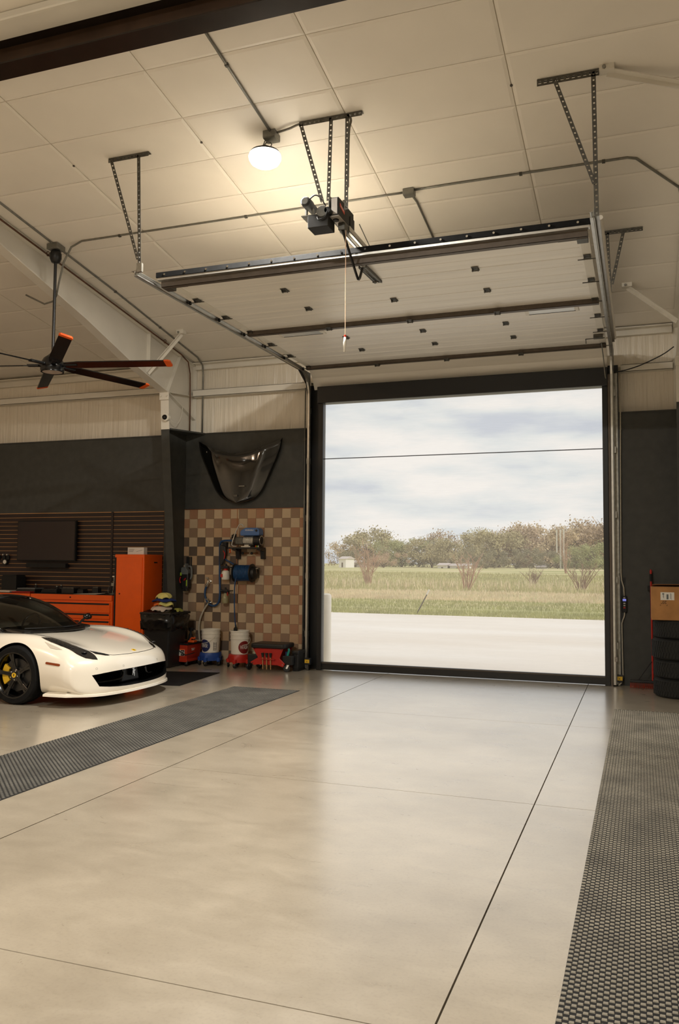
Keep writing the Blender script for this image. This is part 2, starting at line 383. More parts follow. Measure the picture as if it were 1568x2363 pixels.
# ---- steel portal frames
def frame(xc, label):
    f = thing('portal_frame', label, 'steel frame', (xc, 12.4, 0), group='portal frames of the hall', kind='structure')
    def front(z): return 12.03-(.43/3.75)*z
    t = .006; hw = .074
    mb = MB().prism([(12.43,0),(front(0),0),(front(ZD),ZD),(12.43,ZD)], 'x', xc-t, xc+t); part('column_web', mb, 'dark_paint', f)
    mb = MB().prism([(front(0)-.014,0),(front(0),0),(front(ZD),ZD),(front(ZD)-.014,ZD)], 'x', xc-hw, xc+hw); part('column_flange', mb, 'dark_paint', f)
    up_ = [(12.43,ZD),(front(ZD),ZD),(11.56,4.36),(10.46,4.63),(9.42,4.956),(7.75,5.40),(RY,roof(RY)-.33),(RY,roof(RY)-.025),(12.43,roof(12.43)-.025)]
    part('rafter_web', MB().prism(up_, 'x', xc-t, xc+t), 'white_paint', f)
    low = up_[1:7]; mb = MB()
    for a, b in zip(low[:-1], low[1:]):
        d = Vector((b[0]-a[0], b[1]-a[1])).normalized(); n = Vector((d.y, -d.x))*-.014
        if n.x*1 > 0 and n.y > 0: n = -n
        if n.y > 0: n = -n
        if a[1] < 4.36: n = Vector((-.014, 0))
        mb.prism([a, b, (b[0]+n.x, b[1]+n.y), (a[0]+n.x, a[1]+n.y)], 'x', xc-hw, xc+hw)
    part('lower_flange', mb, 'white_paint', f)
    top = [(12.43,roof(12.43)-.025),(RY,roof(RY)-.025)]
    part('upper_flange', MB().prism([top[0], top[1], (top[1][0], top[1][1]-.012), (top[0][0], top[0][1]-.012)], 'x', xc-hw, xc+hw), 'white_paint', f)
    part('wall_flange', MB().prism([(12.43,0),(12.445,0),(12.445,5.0),(12.43,5.0)], 'x', xc-hw, xc+hw), 'white_paint', f)
    # stiffeners and splice plate at the knee
    for a, b in (((11.56,4.36),(12.42,4.45)), ((11.56,4.36),(11.95,5.05)), ((11.56,4.36),(12.42,4.05))):
        mb = MB().bar((xc+.035, a[0], a[1]), (xc+.035, b[0], b[1]), .066, .008, (1,0,0) if False else (0,.3,1)); part('stiffener', mb, 'white_paint', f)
    part('splice_plate', MB().box((xc-.085, 11.53, 4.235), (xc+.085, 11.548, 4.36)), 'white_paint', f, bevel=.003)
    for dx in (-.05, .05): part('bolt', MB().cyl((xc+dx, 11.51, 4.30), (xc+dx, 11.535, 4.30), .018, n=6), 'white_paint', f)
    part('stiffener', MB().box((xc-.006, 11.0, 4.5), (xc+.068, 11.012, 5.19)), 'white_paint', f)
    return f
fl = frame(-7.17, 'tapered steel portal frame between the fan and the tiled wash corner')
fr = frame(.525, 'tapered steel portal frame at the right edge beside the tyre stack')
def brace(p, q, lab):
    t_ = thing('flange_brace', lab, 'steel brace', p, group='flange braces')
    mb = MB().bar(p, q, .062, .008); P, Q = Vector(p), Vector(q); mb.bar(P+Vector((0,.028,-.02)), Q+Vector((0,.028,-.02)), .008, .05); part('angle_bar', mb, 'white_paint', t_)
    part('lug', MB().cbox(Q+Vector((0,0,.02)), (.12,.09,.075)), 'white_paint', t_)
    part('bolt', MB().cyl(Q+Vector((-.02,-.03,.0)), Q+Vector((-.02,-.065,.0)), .016, n=6), 'galv', t_)
brace((-7.11, 10.95, 4.55), (-6.62, 11.10, 5.16), 'cream steel brace from left portal frame to ceiling above the hood')
brace((.46, 11.35, 4.78), (-.13, 11.03, 5.18), 'cream steel brace at right edge, lower one by the door track')
brace((.46, 7.3, 5.63), (-.22, 7.09, 5.77), 'cream steel brace at right edge, upper one near the track hanger')

# ---- dark cross beam and white purlin at the top left
bx0, bx1 = -7.1, .45
ib = thing('cross_beam', 'dark glossy steel I-beam crossing the ceiling at top left', 'steel beam', (-3, 5.5, 5.8), kind='structure')
mat('beam_dark', (38,30,24), .3, metal=.3, var=.25, scale=5)
part('bottom_flange', MB().box((bx0, 5.40, 5.80), (bx1, 5.605, 5.815)), 'beam_dark', ib, bevel=.002)
part('web', MB().box((bx0, 5.497, 5.815), (bx1, 5.508, 6.005)), mat('beam_web_lit', (74,55,41), .35, metal=.2, var=.2, scale=4), ib)  # dark web; the light it reflects is put into its browner colour
part('top_flange', MB().box((bx0, 5.40, 6.005), (bx1, 5.605, 6.02)), 'beam_dark', ib, bevel=.002)
pu = thing('purlin', 'white channel purlin above the dark cross beam', 'purlin', (-3, 5.2, 5.97), kind='structure')
part('channel', MB().box((bx0, 5.19, 5.99), (bx1, 5.385, 5.998)).box((bx0, 5.19, 5.99), (bx1, 5.198, 6.07)), 'white_paint', pu)
part('highlight_lip', MB().box((bx0, 5.165, 5.982), (bx1, 5.19, 6.0)), 'white_plastic', pu)  # pale strip standing in for the highlight along the purlin edge
# ================================================================ high-bay lamps
mat('lens', (255,251,243), .3, var=0, emit=9.0)
mat('lamp_body', (60,58,55), .4, metal=.5, var=.1)
def lamp(x, y, lab, k=1.0, col=None):
    zc = roof(y)-.235
    t = thing('high_bay_lamp', lab, 'lamp', (x, y, zc), group='round high-bay lamps of the hall')
    part('housing', MB().lathe([(.0,.10),(.05,.10),(.06,.075),(.10,.065),(.14,.05),(.155,.028),(.0,.028)], 28, (x,y,zc)), 'lamp_body', t, smooth='auto')
    part('lens', MB().lathe([(.150,.028),(.157,.008),(.155,-.02),(.135,-.055),(.10,-.078),(.05,-.092),(.0,-.095)], 28, (x,y,zc)), 'lens', t, smooth=True)
    part('hook', MB().tube([(x,y,zc+.085),(x,y,zc+.13),(x+.012,y,zc+.15),(x+.02,y,zc+.135)], .006, 6), 'galv', t)
    part('cord', MB().tube(smooth_pts([(x+.03,y,zc+.07),(x+.07,y,zc+.12),(x+.02,y,zc+.15),(x-.02,y,zc+.12),(x+.01,y,zc+.19)]), .005, 6), 'conduit_grey', t)
    ld = bpy.data.lights.new('lamp_light', 'AREA'); ld.shape = 'DISK'; ld.size = .28; ld.energy = LAMP_ENERGY*k; ld.color = col or LAMP_COLOR
    lo = bpy.data.objects.new('lamp_light', ld); link(lo); lo.parent = t; lo.location = (0,0,-.10)
    return t
lamp(-3.376, 7.15, 'glowing round high-bay lamp hanging beside the door opener hanger')
_roof = roof
for x, y, k, col, lab in ((-11.0, .9, .65, LAMP_WARM, 'warm high-bay lamp over the left bay, out of view'),
                          (-3.376, .9, 1.35, None, 'high-bay lamp over the middle bay, ridge row, out of view'), (-3.376, -5.4, .9, None, 'high-bay lamp over the middle bay, rear row, out of view')):
    if y < RY: roof = lambda yy, q=_roof(RY)-SL*(RY-y): q
    lamp(x, y, lab, k, col); roof = _roof

def junction(loc, sz, lab, rotx=0, m='conduit_grey', grp='junction boxes on the ceiling'):
    x, y, z = loc
    t = thing('junction_box', lab, 'junction box', loc, group=grp)
    part('body', MB().cbox(loc, sz), m, t, bevel=.006)
    part('cover', MB().cbox((x, y, z-sz[2]/2-.004), (sz[0]*.96, sz[1]*.96, .008)), m, t, bevel=.003)
    return t
junction((-3.31, 7.15, 5.755), (.13,.13,.07), 'grey junction box holding up the glowing lamp')
junction((-2.268, 8.381, 5.572), (.12,.10,.06), 'grey junction box on the conduit above the garage door')
def conduit(pts, r, lab, m='conduit_grey', clips=(), cat='conduit', smooth=1):
    t = thing(cat, lab, cat, pts[0])
    part('pipe', MB().tube(pts if smooth == 1 else smooth_pts(pts, smooth), r, 8), m, t, smooth=True)
    for p in clips:
        part('strap', MB().cbox(p, (.03,.03,.035)), 'galv_dark', t)
    return t
def cz(x, y, d=.015): return (x, y, roof(y)-d)
conduit([cz(-3.30, 5.0), cz(-3.30, 7.09, .02)], .013, 'straight conduit running from the dark beam to the lamp box', clips=[cz(-3.30, 6.2)])
conduit([cz(-2.268, 8.40), cz(-2.55, 8.40), cz(-6.45, 8.42), cz(-6.62, 8.44, .06), cz(-6.75,8.47,.22), cz(-6.86, 8.52, .47), cz(-6.95,8.6,.56), cz(-7.08, 8.7,.58), cz(-7.3, 8.8,.55), cz(-7.6,8.8,.4)], .012, 'long conduit running left from the ceiling box to the fan', clips=[cz(-5.9, 8.42), cz(-4.2, 8.41), cz(-3.0, 8.4)])
conduit([cz(-2.268, 8.38), cz(-1.8, 8.37), cz(-.08, 8.366), cz(.0, 8.40), cz(.41, 9.0), cz(.44, 9.2)], .013, 'conduit running right from the ceiling box towards the frame', clips=[cz(-1.1, 8.37), cz(-.3,8.366)])
conduit([cz(-2.268, 8.42), cz(-2.24, 8.6), cz(-2.24, 9.8)], .012, 'short conduit from the ceiling box to above the door')
conduit([cz(-6.855, 5.6), cz(-6.85, 8.3), cz(-6.845, 9.7), cz(-6.9, 12.1), (-6.93, 12.33, roof(12.3)-.06), (-6.93, 12.36, 4.8), (-6.93, 12.36, ZD+.02)], .014, 'grey conduit down the slope beside the left frame and wall', clips=[cz(-6.845, 9.7), cz(-6.87, 10.9), (-6.93, 12.36, ZD+.03)])
mat('rust_pipe', (96,62,42), .5, metal=.3, var=.3, scale=8)
gp = conduit([cz(-7.06, 5.6, .05), cz(-7.06, 8.0, .05), cz(-7.06, 11.85, .05), (-7.06, 12.08, roof(12.08)-.09), (-7.06, 12.15, 4.78), (-7.06, 12.17, 4.3), (-7.06,12.17,ZD+.02)], .011, 'brown pipe following the left frame down the wall', m='rust_pipe', cat='pipe')
for y in (8.55, 11.35): part('ring_hook', MB().tube([(-7.06+.02*math.sin(a), y, roof(y)-.035+.03*math.cos(a)) for a in [k*math.pi/5 for k in range(10)]], .005, 6, closed=True), 'rust_pipe', gp)
# flexible armoured cable from lamp box to the opener
mat('flex', (112,108,98), .5, metal=.5, var=.3, scale=160)
conduit([(-3.24,7.13,5.77),(-3.1,7.09,5.762),(-2.95,7.07,5.778),(-2.6,7.07,5.765),(-2.5,7.07,5.765),(-2.47,7.07,5.72),(-2.49,7.07,5.6),(-2.5,7.08,5.1)], .011, 'ribbed armoured cable from lamp box to door opener', m='flex', smooth=5, cat='cable')

# ================================================================ sectional door, rolled up under the ceiling
DX0, DX1, DZ = -4.85, -.42, 4.68
def door_skin():
    m = mat('door_skin', (240,234,222), .3, var=.06, scale=3, stretch=(.2,4,1))
    t = m.node_tree; b = t.nodes['Principled BSDF']; N = t.nodes.new; l = t.links.new
    geo = N('ShaderNodeNewGeometry'); mp = N('ShaderNodeMapping'); mp.inputs['Scale'].default_value = (1.5, 26, 26)
    nz = N('ShaderNodeTexNoise'); nz.inputs['Scale'].default_value = 1.6; nz.inputs['Detail'].default_value = 5
    l(geo.outputs['Position'], mp.inputs['Vector']); l(mp.outputs[0], nz.inputs['Vector'])
    bp = N('ShaderNodeBump'); bp.inputs['Strength'].default_value = .22; bp.inputs['Distance'].default_value = .006
    l(nz.outputs['Fac'], bp.inputs['Height']); l(bp.outputs[0], b.inputs['Normal'])
door_skin()
door = thing('garage_door', 'raised white sectional garage door hanging flat under the ceiling', 'garage door', (-2.635, 9.8, DZ))
J = [7.67, 8.40, 9.11, 9.81, 10.46, 11.13, 11.86]
for a, b in zip(J[:-1], J[1:]):
    s = part('section', MB().box((DX0, a+.003, DZ), (DX1, b-.003, DZ+.05)), 'door_skin', door, bevel=.006)
    part('bounce_sheet', MB().box((DX0+.002, a+.006, DZ+.0495), (DX1-.002, b-.006, DZ+.053)), mat('bounce_sheet_grey', (172,164,150), .5, var=.08), s)  # unseen sheet added on top to tone down lamp bounce onto the ceiling
    # pressed ribs of each section
    for k in (.33, .66):
        y = a+(b-a)*k; part('rib', MB().prism([(y-.012, DZ+.002), (y, DZ-.0022), (y+.012, DZ+.002)], 'x', DX0+.1, DX1-.1), 'door_skin', s)
mb = MB().prism([(11.865, DZ), (11.99, DZ-.03), (12.13, DZ-.13), (12.225, DZ-.30), (12.27, DZ-.28), (12.17,DZ-.1), (12.01,DZ+.02), (11.87, DZ+.05)], 'x', DX0, DX1)
part('section', mb, 'door_skin', door)
def strut(y, z, h, d):
    mb = MB(); t = .004
    mb.box((DX0, y, z-h), (DX1, y+t, z)); mb.box((DX0, y, z-h), (DX1, y+d, z-h+t)); mb.box((DX0, y+d-t, z-h), (DX1, y+d, z)); return mb
part('strut', strut(7.70, DZ, .075, .06), 'steel_brown', door)
part('strut', strut(9.80, DZ, .058, .07), 'steel_brown', door)
part('strut', strut(11.85, DZ, .05, .07), 'steel_brown', door)
part('bottom_rail', MB().box((DX0-.02, 7.645, DZ-.012), (DX1+.02, 7.70, DZ+.02)), 'alu', door)
sl_ = part('bottom_seal', MB().box((DX0-.03, 7.635, DZ+.012), (DX1+.03, 7.66, DZ+.07)), 'rubber', door, bevel=.004)
for k in range(18):
    x = DX0+.08+k*(DX1-DX0-.16)/17; part('bolt', MB().cyl((x, 7.625, DZ+.038), (x, 7.64, DZ+.038), .011, n=8), 'chrome', sl_)
for x in (DX0, DX1): 
    sgn = 1 if x < -2 else -1
    for a, b in zip(J[:-1], J[1:]): part('end_stile', MB().box((min(x, x+sgn*.085), a+.06, DZ-.004), (max(x, x+sgn*.085), b-.06, DZ+.004)), 'white_plastic', door)
def hinge_mb(x, y, z, roller=0):
    mb = MB()
    mb.cbox((x, y-.035, z-.006), (.07,.05,.005)); mb.cbox((x, y+.035, z-.006), (.07,.05,.005))
    for dx in (-.028, .028): mb.prism([(y-.05, z-.006), (y+.05, z-.006), (y+.012, z-.034), (y-.012, z-.034)], 'x', x+dx-.003, x+dx+.003)
    mb.cyl((x-.036, y, z-.026), (x+.036, y, z-.026), .007, n=8)
    if roller: mb.cyl((x-roller*.09, y, z-.03), (x+roller*.13, y, z-.03), .006, n=8)
    return mb
for y in J[1:]:
    zz = DZ if abs(y-9.81) > .05 and abs(y-11.86) > .05 else DZ-.052
    for x in (-3.70, -2.64, -1.57): part('hinge', hinge_mb(x, y, zz), 'galv_dark', door)
    for x, sg in ((DX0+.045, -1), (DX1-.045, 1)):
        h = part('end_hinge', hinge_mb(x, y, DZ-.004, sg), 'galv_dark', door)
        part('roller', MB().cyl((x+sg*.085, y, DZ-.034), (x+sg*.10, y, DZ-.034), .024, n=14), 'matte_black', h)
for x, sg in ((DX0+.05, 1), (DX1-.05, -1)):
    h = part('bottom_bracket', MB().cbox((x, 7.79, DZ-.045), (.1,.12,.07)), 'galv_dark', door, bevel=.004)
    part('pin', MB().cyl((x, 7.80, DZ-.055), (x+sg*.22, 7.80, DZ-.055), .007, n=8), 'galv_dark', h)
# two window inserts
mat('glass_dull', (210,214,214), .1, var=0, spec=.6)
for x0, x1 in ((-4.52, -3.88), (-1.285, -.66)):
    w = part('window_frame', MB().prism([(x0, 9.94),(x1, 9.94),(x1, 10.20),(x0, 10.20)], 'z', DZ-.012, DZ+.004), 'white_plastic', door, bevel=.008)
    part('pane', MB().box((x0+.05, 9.985, DZ-.0135), (x1-.05, 10.155, DZ-.0125)), 'glass_dull', w)
    part('gasket', MB().box((x0+.04, 10.155, DZ-.015), (x1-.04, 10.17, DZ-.012)), 'matte_black', w)
# slide bolt and lift cable at the right end
part('slide_bolt', MB().cyl((-.42, 11.38, DZ-.05), (-.66, 11.38, DZ-.05), .007, n=8).tube([(-.66,11.38,DZ-.05),(-.66,11.44,DZ-.06),(-.66,11.46,DZ-.09)], .006, 6).cbox((-.5,11.38,DZ-.03), (.12,.09,.04)), 'galv_dark', door)
# steel operator bracket on the top section
ob = part('operator_bracket', MB().perf((-2.665, 7.9, DZ-.04), (-2.665, 8.46, DZ-.02), (.075,0,0), .035).bar((-2.665,7.9,DZ-.03), (-2.665,8.46,DZ-.01), .004,.03).bar((-2.59,7.9,DZ-.03), (-2.59,8.46,DZ-.01), .004,.03), 'galv_dark', door, solid=.003)

# ---- tracks
def sweep_track(xs_, sg, lab):
    t = thing('door_track', lab, 'door track', (xs_, 12.1, 0), group='garage door tracks')
    path = [(12.13, .02), (12.13, 4.18)]
    path += [(p[0], p[1]) for p in arc((11.75, 4.26), .38, 0, R(90), 8)]
    path = [(12.13, .02), (12.13, 4.2)]+arc((11.75, 4.255), .38, R(8), R(90), 8)+[(7.30, 4.635)]
    prof = [(-.026,-.014),(-.026,.014),(-.020,.020),(.020,.020),(.026,.014),(.026,-.014)]    # (normal, x) open channel
    vs, fs = [], []
    n = len(path); m = len(prof)
    for i in range(n):
        a = Vector(path[max(i-1,0)]); b = Vector(path[min(i+1,n-1)]); d = (b-a).normalized(); nn = Vector((d.y, -d.x))
        for (u, v) in prof: vs.append((xs_+sg*v, path[i][0]+nn.x*u, path[i][1]+nn.y*u))
    for i in range(n-1):
        for k in range(m-1): fs.append((i*m+k, i*m+k+1, (i+1)*m+k+1, (i+1)*m+k))
    part('channel', MB().add(vs, fs), 'alu', t, solid=.003)
    # wall angle beside the upright, horizontal angle beside the level run
    part('wall_angle', MB().box((xs_+sg*.022, 12.12, .02), (xs_+sg*.028, 12.25, 4.35)).box((xs_+sg*.022, 12.22, .02), (xs_+sg*.075, 12.226, 4.35)), 'galv', t)
    part('level_angle', MB().box((xs_+sg*.022, 7.30, 4.60), (xs_+sg*.026, 11.75, 4.665)).box((xs_+sg*.022, 7.30, 4.66), (xs_+sg*.06, 11.75, 4.665)), 'alu', t)
    for z in (.5, 1.4, 2.3, 3.2, 4.0): part('track_bracket', MB().box((min(xs_, xs_+sg*.05), 12.15, z), (max(xs_, xs_+sg*.05), 12.22, z+.09)), 'galv', t)
    part('flag_bracket', MB().prism([(12.24,4.15),(12.24,4.66),(11.7,4.66),(11.7,4.62),(12.05,4.45),(12.17,4.15)], 'x', xs_+sg*.028, xs_+sg*.032), 'galv_dark', t)
    return t
sweep_track(-4.90, -1, 'galvanised door track on the left of the screen')
tr = sweep_track(-.365, 1, 'galvanised door track on the right of the screen')
part('spring_tube', MB().cyl((-.30, 7.5, 4.685), (-.30, 11.7, 4.70), .021, n=14), 'white_paint', tr)
part('upright_cover', MB().box((-.415, 12.10, .0), (-.385, 12.24, 4.30)), 'steel_brown', tr)
part('lift_cable', MB().tube(smooth_pts([(-.47, 11.6, DZ-.06), (-.46,11.95,4.5), (-.44,12.08,4.25), (-.40,12.1,4.2)]), .008, 6), 'conduit_grey', tr)

# ---- perforated hangers
def leg(p, q, t, w=.036, both=True, nm='leg'):
    mb = MB().perf(p, q, (w,0,0), .05)
    if both: mb.perf(p, q, (0,w,0), .05)
    return part(nm, mb, 'galv_dark', t, solid=.003)
def hanger(x0, x1, y, legs, lab, wz=.045):
    z = roof(y)-.012
    t = thing('track_hanger', lab, 'hanger', ((x0+x1)/2, y, z), group='perforated steel hangers')
    mb = MB().perf((x0, y, z-wz), (x1, y, z-wz), (0,0,wz), .045).perf((x0, y, z), (x1, y, z), (0,.05,-.006), .045)
    part('top_angle', mb, 'galv_dark', t, solid=.003)
    for p, q, both in legs: leg(p, q, t, both=both)
    return t
hanger(-5.12, -4.64, 7.08, [((-4.775,7.08,5.77),(-4.92,7.35-.27,4.60),True) if False else ((-4.775,7.08,5.77),(-4.735,7.08,4.58),True), ((-5.10,7.07,5.77),(-4.75,7.07,4.68),False)], 'perforated hanger of the left track, two legs')
part('foot_strap', MB().bar((-4.72,7.09,4.62), (-4.92,7.33,4.63), .04,.006).cbox((-4.72,7.09,4.60),(.06,.03,.09)), 'galv', bpy.data.objects['track_hanger'])
hR = hanger(-.79, -.28, 7.08, [((-.345,7.08,5.77),(-.33,7.08,4.53),True), ((-.665,7.07,5.77),(-.345,7.07,4.80),False)], 'perforated hanger of the right track near the upper brace', wz=.06)
part('foot_strap', MB().bar((-.315,7.09,4.60), (-.345,7.36,4.63), .04,.008), 'galv', hR)
hanger(-.35, .06, 9.68, [((-.335,9.68,5.38),(-.31,9.68,4.70),True), ((-.16,9.67,5.38),(-.29,9.67,4.78),False)], 'perforated hanger halfway along the right track')
hanger(-2.985, -2.36, 7.06, [((-2.985,7.06,5.77),(-2.76,7.06,4.99),True), ((-2.68,7.06,5.78),(-2.70,7.06,4.99),False), ((-2.52,7.06,5.78),(-2.525,7.06,4.88),True)], 'perforated hanger carrying the door opener, three legs')

# ---- operator
op = thing('door_opener', 'black motorised door opener hanging from the ceiling', 'door opener', (-2.7, 7.3, 4.8))
mat('opener_black', (24,24,23), .62, var=.15, scale=20)
mat('opener_grey', (150,142,132), .45, var=.08)
part('gear_case', MB().box((-2.905, 7.10, 4.772), (-2.70, 7.285, 4.895)), 'opener_black', op, bevel=.006)
mo = part('motor', MB().lathe([(.0,-.02),(.035,-.02),(.048,-.005),(.05,.02),(.05,.09),(.043,.10),(.043,.2)], 18, (-2.925, 7.10, 5.03), 'y'), 'opener_black', op, smooth='auto')
part('motor_cap', MB().cyl((-2.925,7.078,5.03),(-2.925,7.082,5.03),.03,n=16), 'galv_dark', mo)
part('motor_bracket', MB().box((-2.965,7.18,4.90),(-2.95,7.22,5.0)).box((-2.90,7.18,4.90),(-2.885,7.22,5.0)).box((-2.97,7.10,4.893),(-2.80,7.25,4.90)), 'galv_dark', op)
part('brake_wheel', MB().lathe([(.0,0),(.05,0),(.056,.006),(.056,.022),(.05,.028),(.0,.028)], 22, (-2.76, 7.09, 4.915), 'y'), 'galv_dark', op, smooth='auto')
part('brake_arm', MB().tube(smooth_pts([(-2.80,7.08,4.86),(-2.78,7.075,4.83),(-2.72,7.075,4.85),(-2.70,7.08,4.90)]), .008, 6), 'opener_black', op)
part('brake_wheel', MB().cyl((-2.705,7.09,4.92),(-2.705,7.16,4.92), .03, n=14), 'opener_black', op)
part('motor_lead', MB().tube(smooth_pts([(-2.885,7.10,5.05),(-2.83,7.09,5.075),(-2.78,7.09,5.05),(-2.72,7.09,4.96)]), .007, 6), 'opener_black', op)
part('frame_plate', MB().box((-2.72,7.16,4.88),(-2.712,7.5,5.09)).box((-2.80,7.28,4.88),(-2.70,7.288,5.03)), 'galv_dark', op)
cb = part('control_box', MB().box((-2.70,7.165,4.885),(-2.62,7.60,5.065)), 'opener_black', op, bevel=.005)
part('end_cover', MB().box((-2.69,7.160,4.90),(-2.632,7.168,5.055)), 'opener_grey', cb)
part('cover_plate', MB().box((-2.622,7.48,4.885),(-2.612,7.60,5.0)), 'opener_black', cb)
mat('logo_red', (214,56,34), .4, var=0)
part('logo', MB().prism([(7.20,4.985),(7.33,4.955),(7.33,4.99),(7.20,5.02)], 'x', -2.6205, -2.618), 'logo_red', cb)
part('logo_bar', MB().prism([(7.225,4.997),(7.305,4.977),(7.305,4.985),(7.225,5.005)], 'x', -2.6185, -2.6165), 'label_white', cb)
bp_ = part('base_plate', MB().box((-2.70,7.15,4.872),(-2.612,7.62,4.884)), 'opener_grey', op)
for y in (7.22, 7.42): part('sprocket_hole', MB().cyl((-2.665,y,4.858),(-2.665,y,4.874), .028, n=16), 'matte_black', bp_)
mb = MB()
for x in (-2.685, -2.62): mb.box((x-.005,7.40,4.82),(x+.028,12.1,4.826)).box((x-.005,7.40,4.82),(x,12.1,4.875)).box((x+.023,7.40,4.82),(x+.028,12.1,4.875))
part('rail', mb, 'alu', op)
part('chain', MB().tube([(-2.56,7.6,4.96),(-2.58,8.05,4.87),(-2.6,8.4,4.85)], .005, 6), 'galv_dark', op)
part('trolley', MB().box((-2.67,7.29,4.80),(-2.60,7.42,4.87)), 'galv_dark', op, bevel=.006)
part('arm', MB().tube(smooth_pts([(-2.63,7.31,4.80),(-2.63,7.52,4.65),(-2.63,7.74,4.50),(-2.63,7.79,4.485),(-2.63,7.83,4.51),(-2.63,7.91,4.635)], 4), .014, 6), 'black_metal', op)
mat('cord_red', (196,96,74), .7, var=.1)
mat('cord_pale', (214,180,150), .7, var=.1)
part('pull_cord', MB().tube([(-2.60,7.32,4.80),(-2.60,7.32,3.76)], .004, 6), 'cord_pale', op)
hd = part('pull_handle', MB().tube([(-2.60,7.32,3.77),(-2.603,7.32,3.72),(-2.607,7.32,3.63)], [.012,.016,.01], 8), 'white_plastic', op, smooth=True)
part('handle_cap', MB().cyl((-2.60,7.32,3.765),(-2.60,7.32,3.79), .012, n=8), 'logo_red', hd)

# ================================================================ retractable insect screen in the opening
scn = thing('retractable_screen', 'black-framed retractable mesh screen closing the door opening', 'screen', (-2.6, 12.2, 0))
part('roller_housing', MB().box((-4.75, 12.08, 4.14), (-.415, 12.27, 4.40)), 'black_metal', scn, bevel=.008)
part('side_rail', MB().box((-4.742, 12.13, 0), (-4.665, 12.25, 4.16)), 'black_metal', scn, bevel=.004)
part('side_rail', MB().box((-.492, 12.13, 0), (-.42, 12.25, 4.16)), 'black_metal', scn, bevel=.004)
part('bottom_bar', MB().box((-4.68, 12.16, .007), (-.478, 12.22, .125)), 'black_metal', scn, bevel=.006)
part('bar_lip', MB().box((-4.68, 12.15, .105), (-.478, 12.23, .118)), 'steel_brown', scn)
part('seam_rod', MB().cyl((-4.67, 12.19, 3.272), (-.488, 12.19, 3.272), .0065, n=8), 'black_metal', scn)
def screen_mat():
    m = bpy.data.materials.new('mesh_screen'); m.use_nodes = True; t = m.node_tree; t.nodes.clear(); N = t.nodes.new; l = t.links.new
    out = N('ShaderNodeOutputMaterial'); mx = N('ShaderNodeMixShader'); tr_ = N('ShaderNodeBsdfTransparent'); df = N('ShaderNodeBsdfDiffuse'); tl = N('ShaderNodeBsdfTranslucent'); m2 = N('ShaderNodeMixShader')
    geo = N('ShaderNodeNewGeometry'); mp = N('ShaderNodeMapping'); mp.inputs['Scale'].default_value = (3, 1, 60); nz = N('ShaderNodeTexNoise'); nz.inputs['Scale'].default_value = 2; nz.inputs['Detail'].default_value = 3
    mr = N('ShaderNodeMapRange'); mr.inputs[3].default_value = .22; mr.inputs[4].default_value = .29
    l(geo.outputs['Position'], mp.inputs[0]); l(mp.outputs[0], nz.inputs['Vector']); l(nz.outputs['Fac'], mr.inputs[0]); l(mr.outputs[0], mx.inputs[0])
    df.inputs[0].default_value = lin(225,220,212); tl.inputs[0].default_value = lin(225,220,212); tr_.inputs[0].default_value = (1,1,1,1); m2.inputs[0].default_value = .6
    l(df.outputs[0], m2.inputs[1]); l(tl.outputs[0], m2.inputs[2]); l(tr_.outputs[0], mx.inputs[1]); l(m2.outputs[0], mx.inputs[2]); l(mx.outputs[0], out.inputs[0])
    return m
MATS['mesh_screen'] = screen_mat()
part('mesh_fabric', MB().add([(-4.67,12.19,.1),(-.488,12.19,.1),(-.488,12.19,4.2),(-4.67,12.19,4.2)], [(0,1,2,3)]), 'mesh_screen', scn)
# ================================================================ outside
def ramp_noise(name, stops, scale, stretch=(1,1,1), rough=.9, detail=6, bump=0):
    m = bpy.data.materials.new(name); m.use_nodes = True; MATS[name] = m; t = m.node_tree; b = t.nodes['Principled BSDF']; N = t.nodes.new; l = t.links.new
    geo = N('ShaderNodeNewGeometry'); mp = N('ShaderNodeMapping'); mp.inputs['Scale'].default_value = stretch
    nz = N('ShaderNodeTexNoise'); nz.inputs['Scale'].default_value = scale; nz.inputs['Detail'].default_value = detail
    r = N('ShaderNodeValToRGB'); els = r.color_ramp.elements
    els[0].position, els[0].color = stops[0][0], lin(*stops[0][1]); els[1].position, els[1].color = stops[-1][0], lin(*stops[-1][1])
    for p, c in stops[1:-1]: e = els.new(p); e.color = lin(*c)
    l(geo.outputs['Position'], mp.inputs[0]); l(mp.outputs[0], nz.inputs['Vector']); l(nz.outputs['Fac'], r.inputs[0]); l(r.outputs[0], b.inputs['Base Color'])
    b.inputs['Roughness'].default_value = rough; b.inputs['Specular IOR Level'].default_value = .15
    return m
ramp_noise('apron', [(.3,(226,216,204)),(.7,(238,232,224))], .3, (.4,1.5,1))
ap = part('apron', MB().box((-60, 12.63, -.3), (40, 26.6, -.015)), 'apron'); tag(ap, 'bright concrete apron outside the door', 'pavement', kind='structure')
ramp_noise('field', [(.3,(156,158,100)),(.44,(180,176,120)),(.56,(200,188,142)),(.7,(216,198,162))], .09, (.55,1.6,1), detail=9)
def gz(x, y):
    if y < 30: return -.04
    return -.04+.85*min(1, (y-30)/140)+.07*math.sin(x*.09+y*.05)+.05*math.sin(x*.031-y*.11)
nx, ny = 60, 70; vs = []; fs = []
for j in range(ny+1):
    y = 26.6+(900-26.6)*(j/ny)**3
    for i in range(nx+1):
        x = -2+(i/nx-.5)*2*(60+y*.8); vs.append((x, y, gz(x, y)))
for j in range(ny):
    for i in range(nx): a = j*(nx+1)+i; fs.append((a, a+1, a+nx+2, a+nx+1))
fd = part('field', MB().add(vs, fs), 'field', smooth=True); tag(fd, 'rough green and straw-coloured field beyond the apron', 'field', kind='structure')
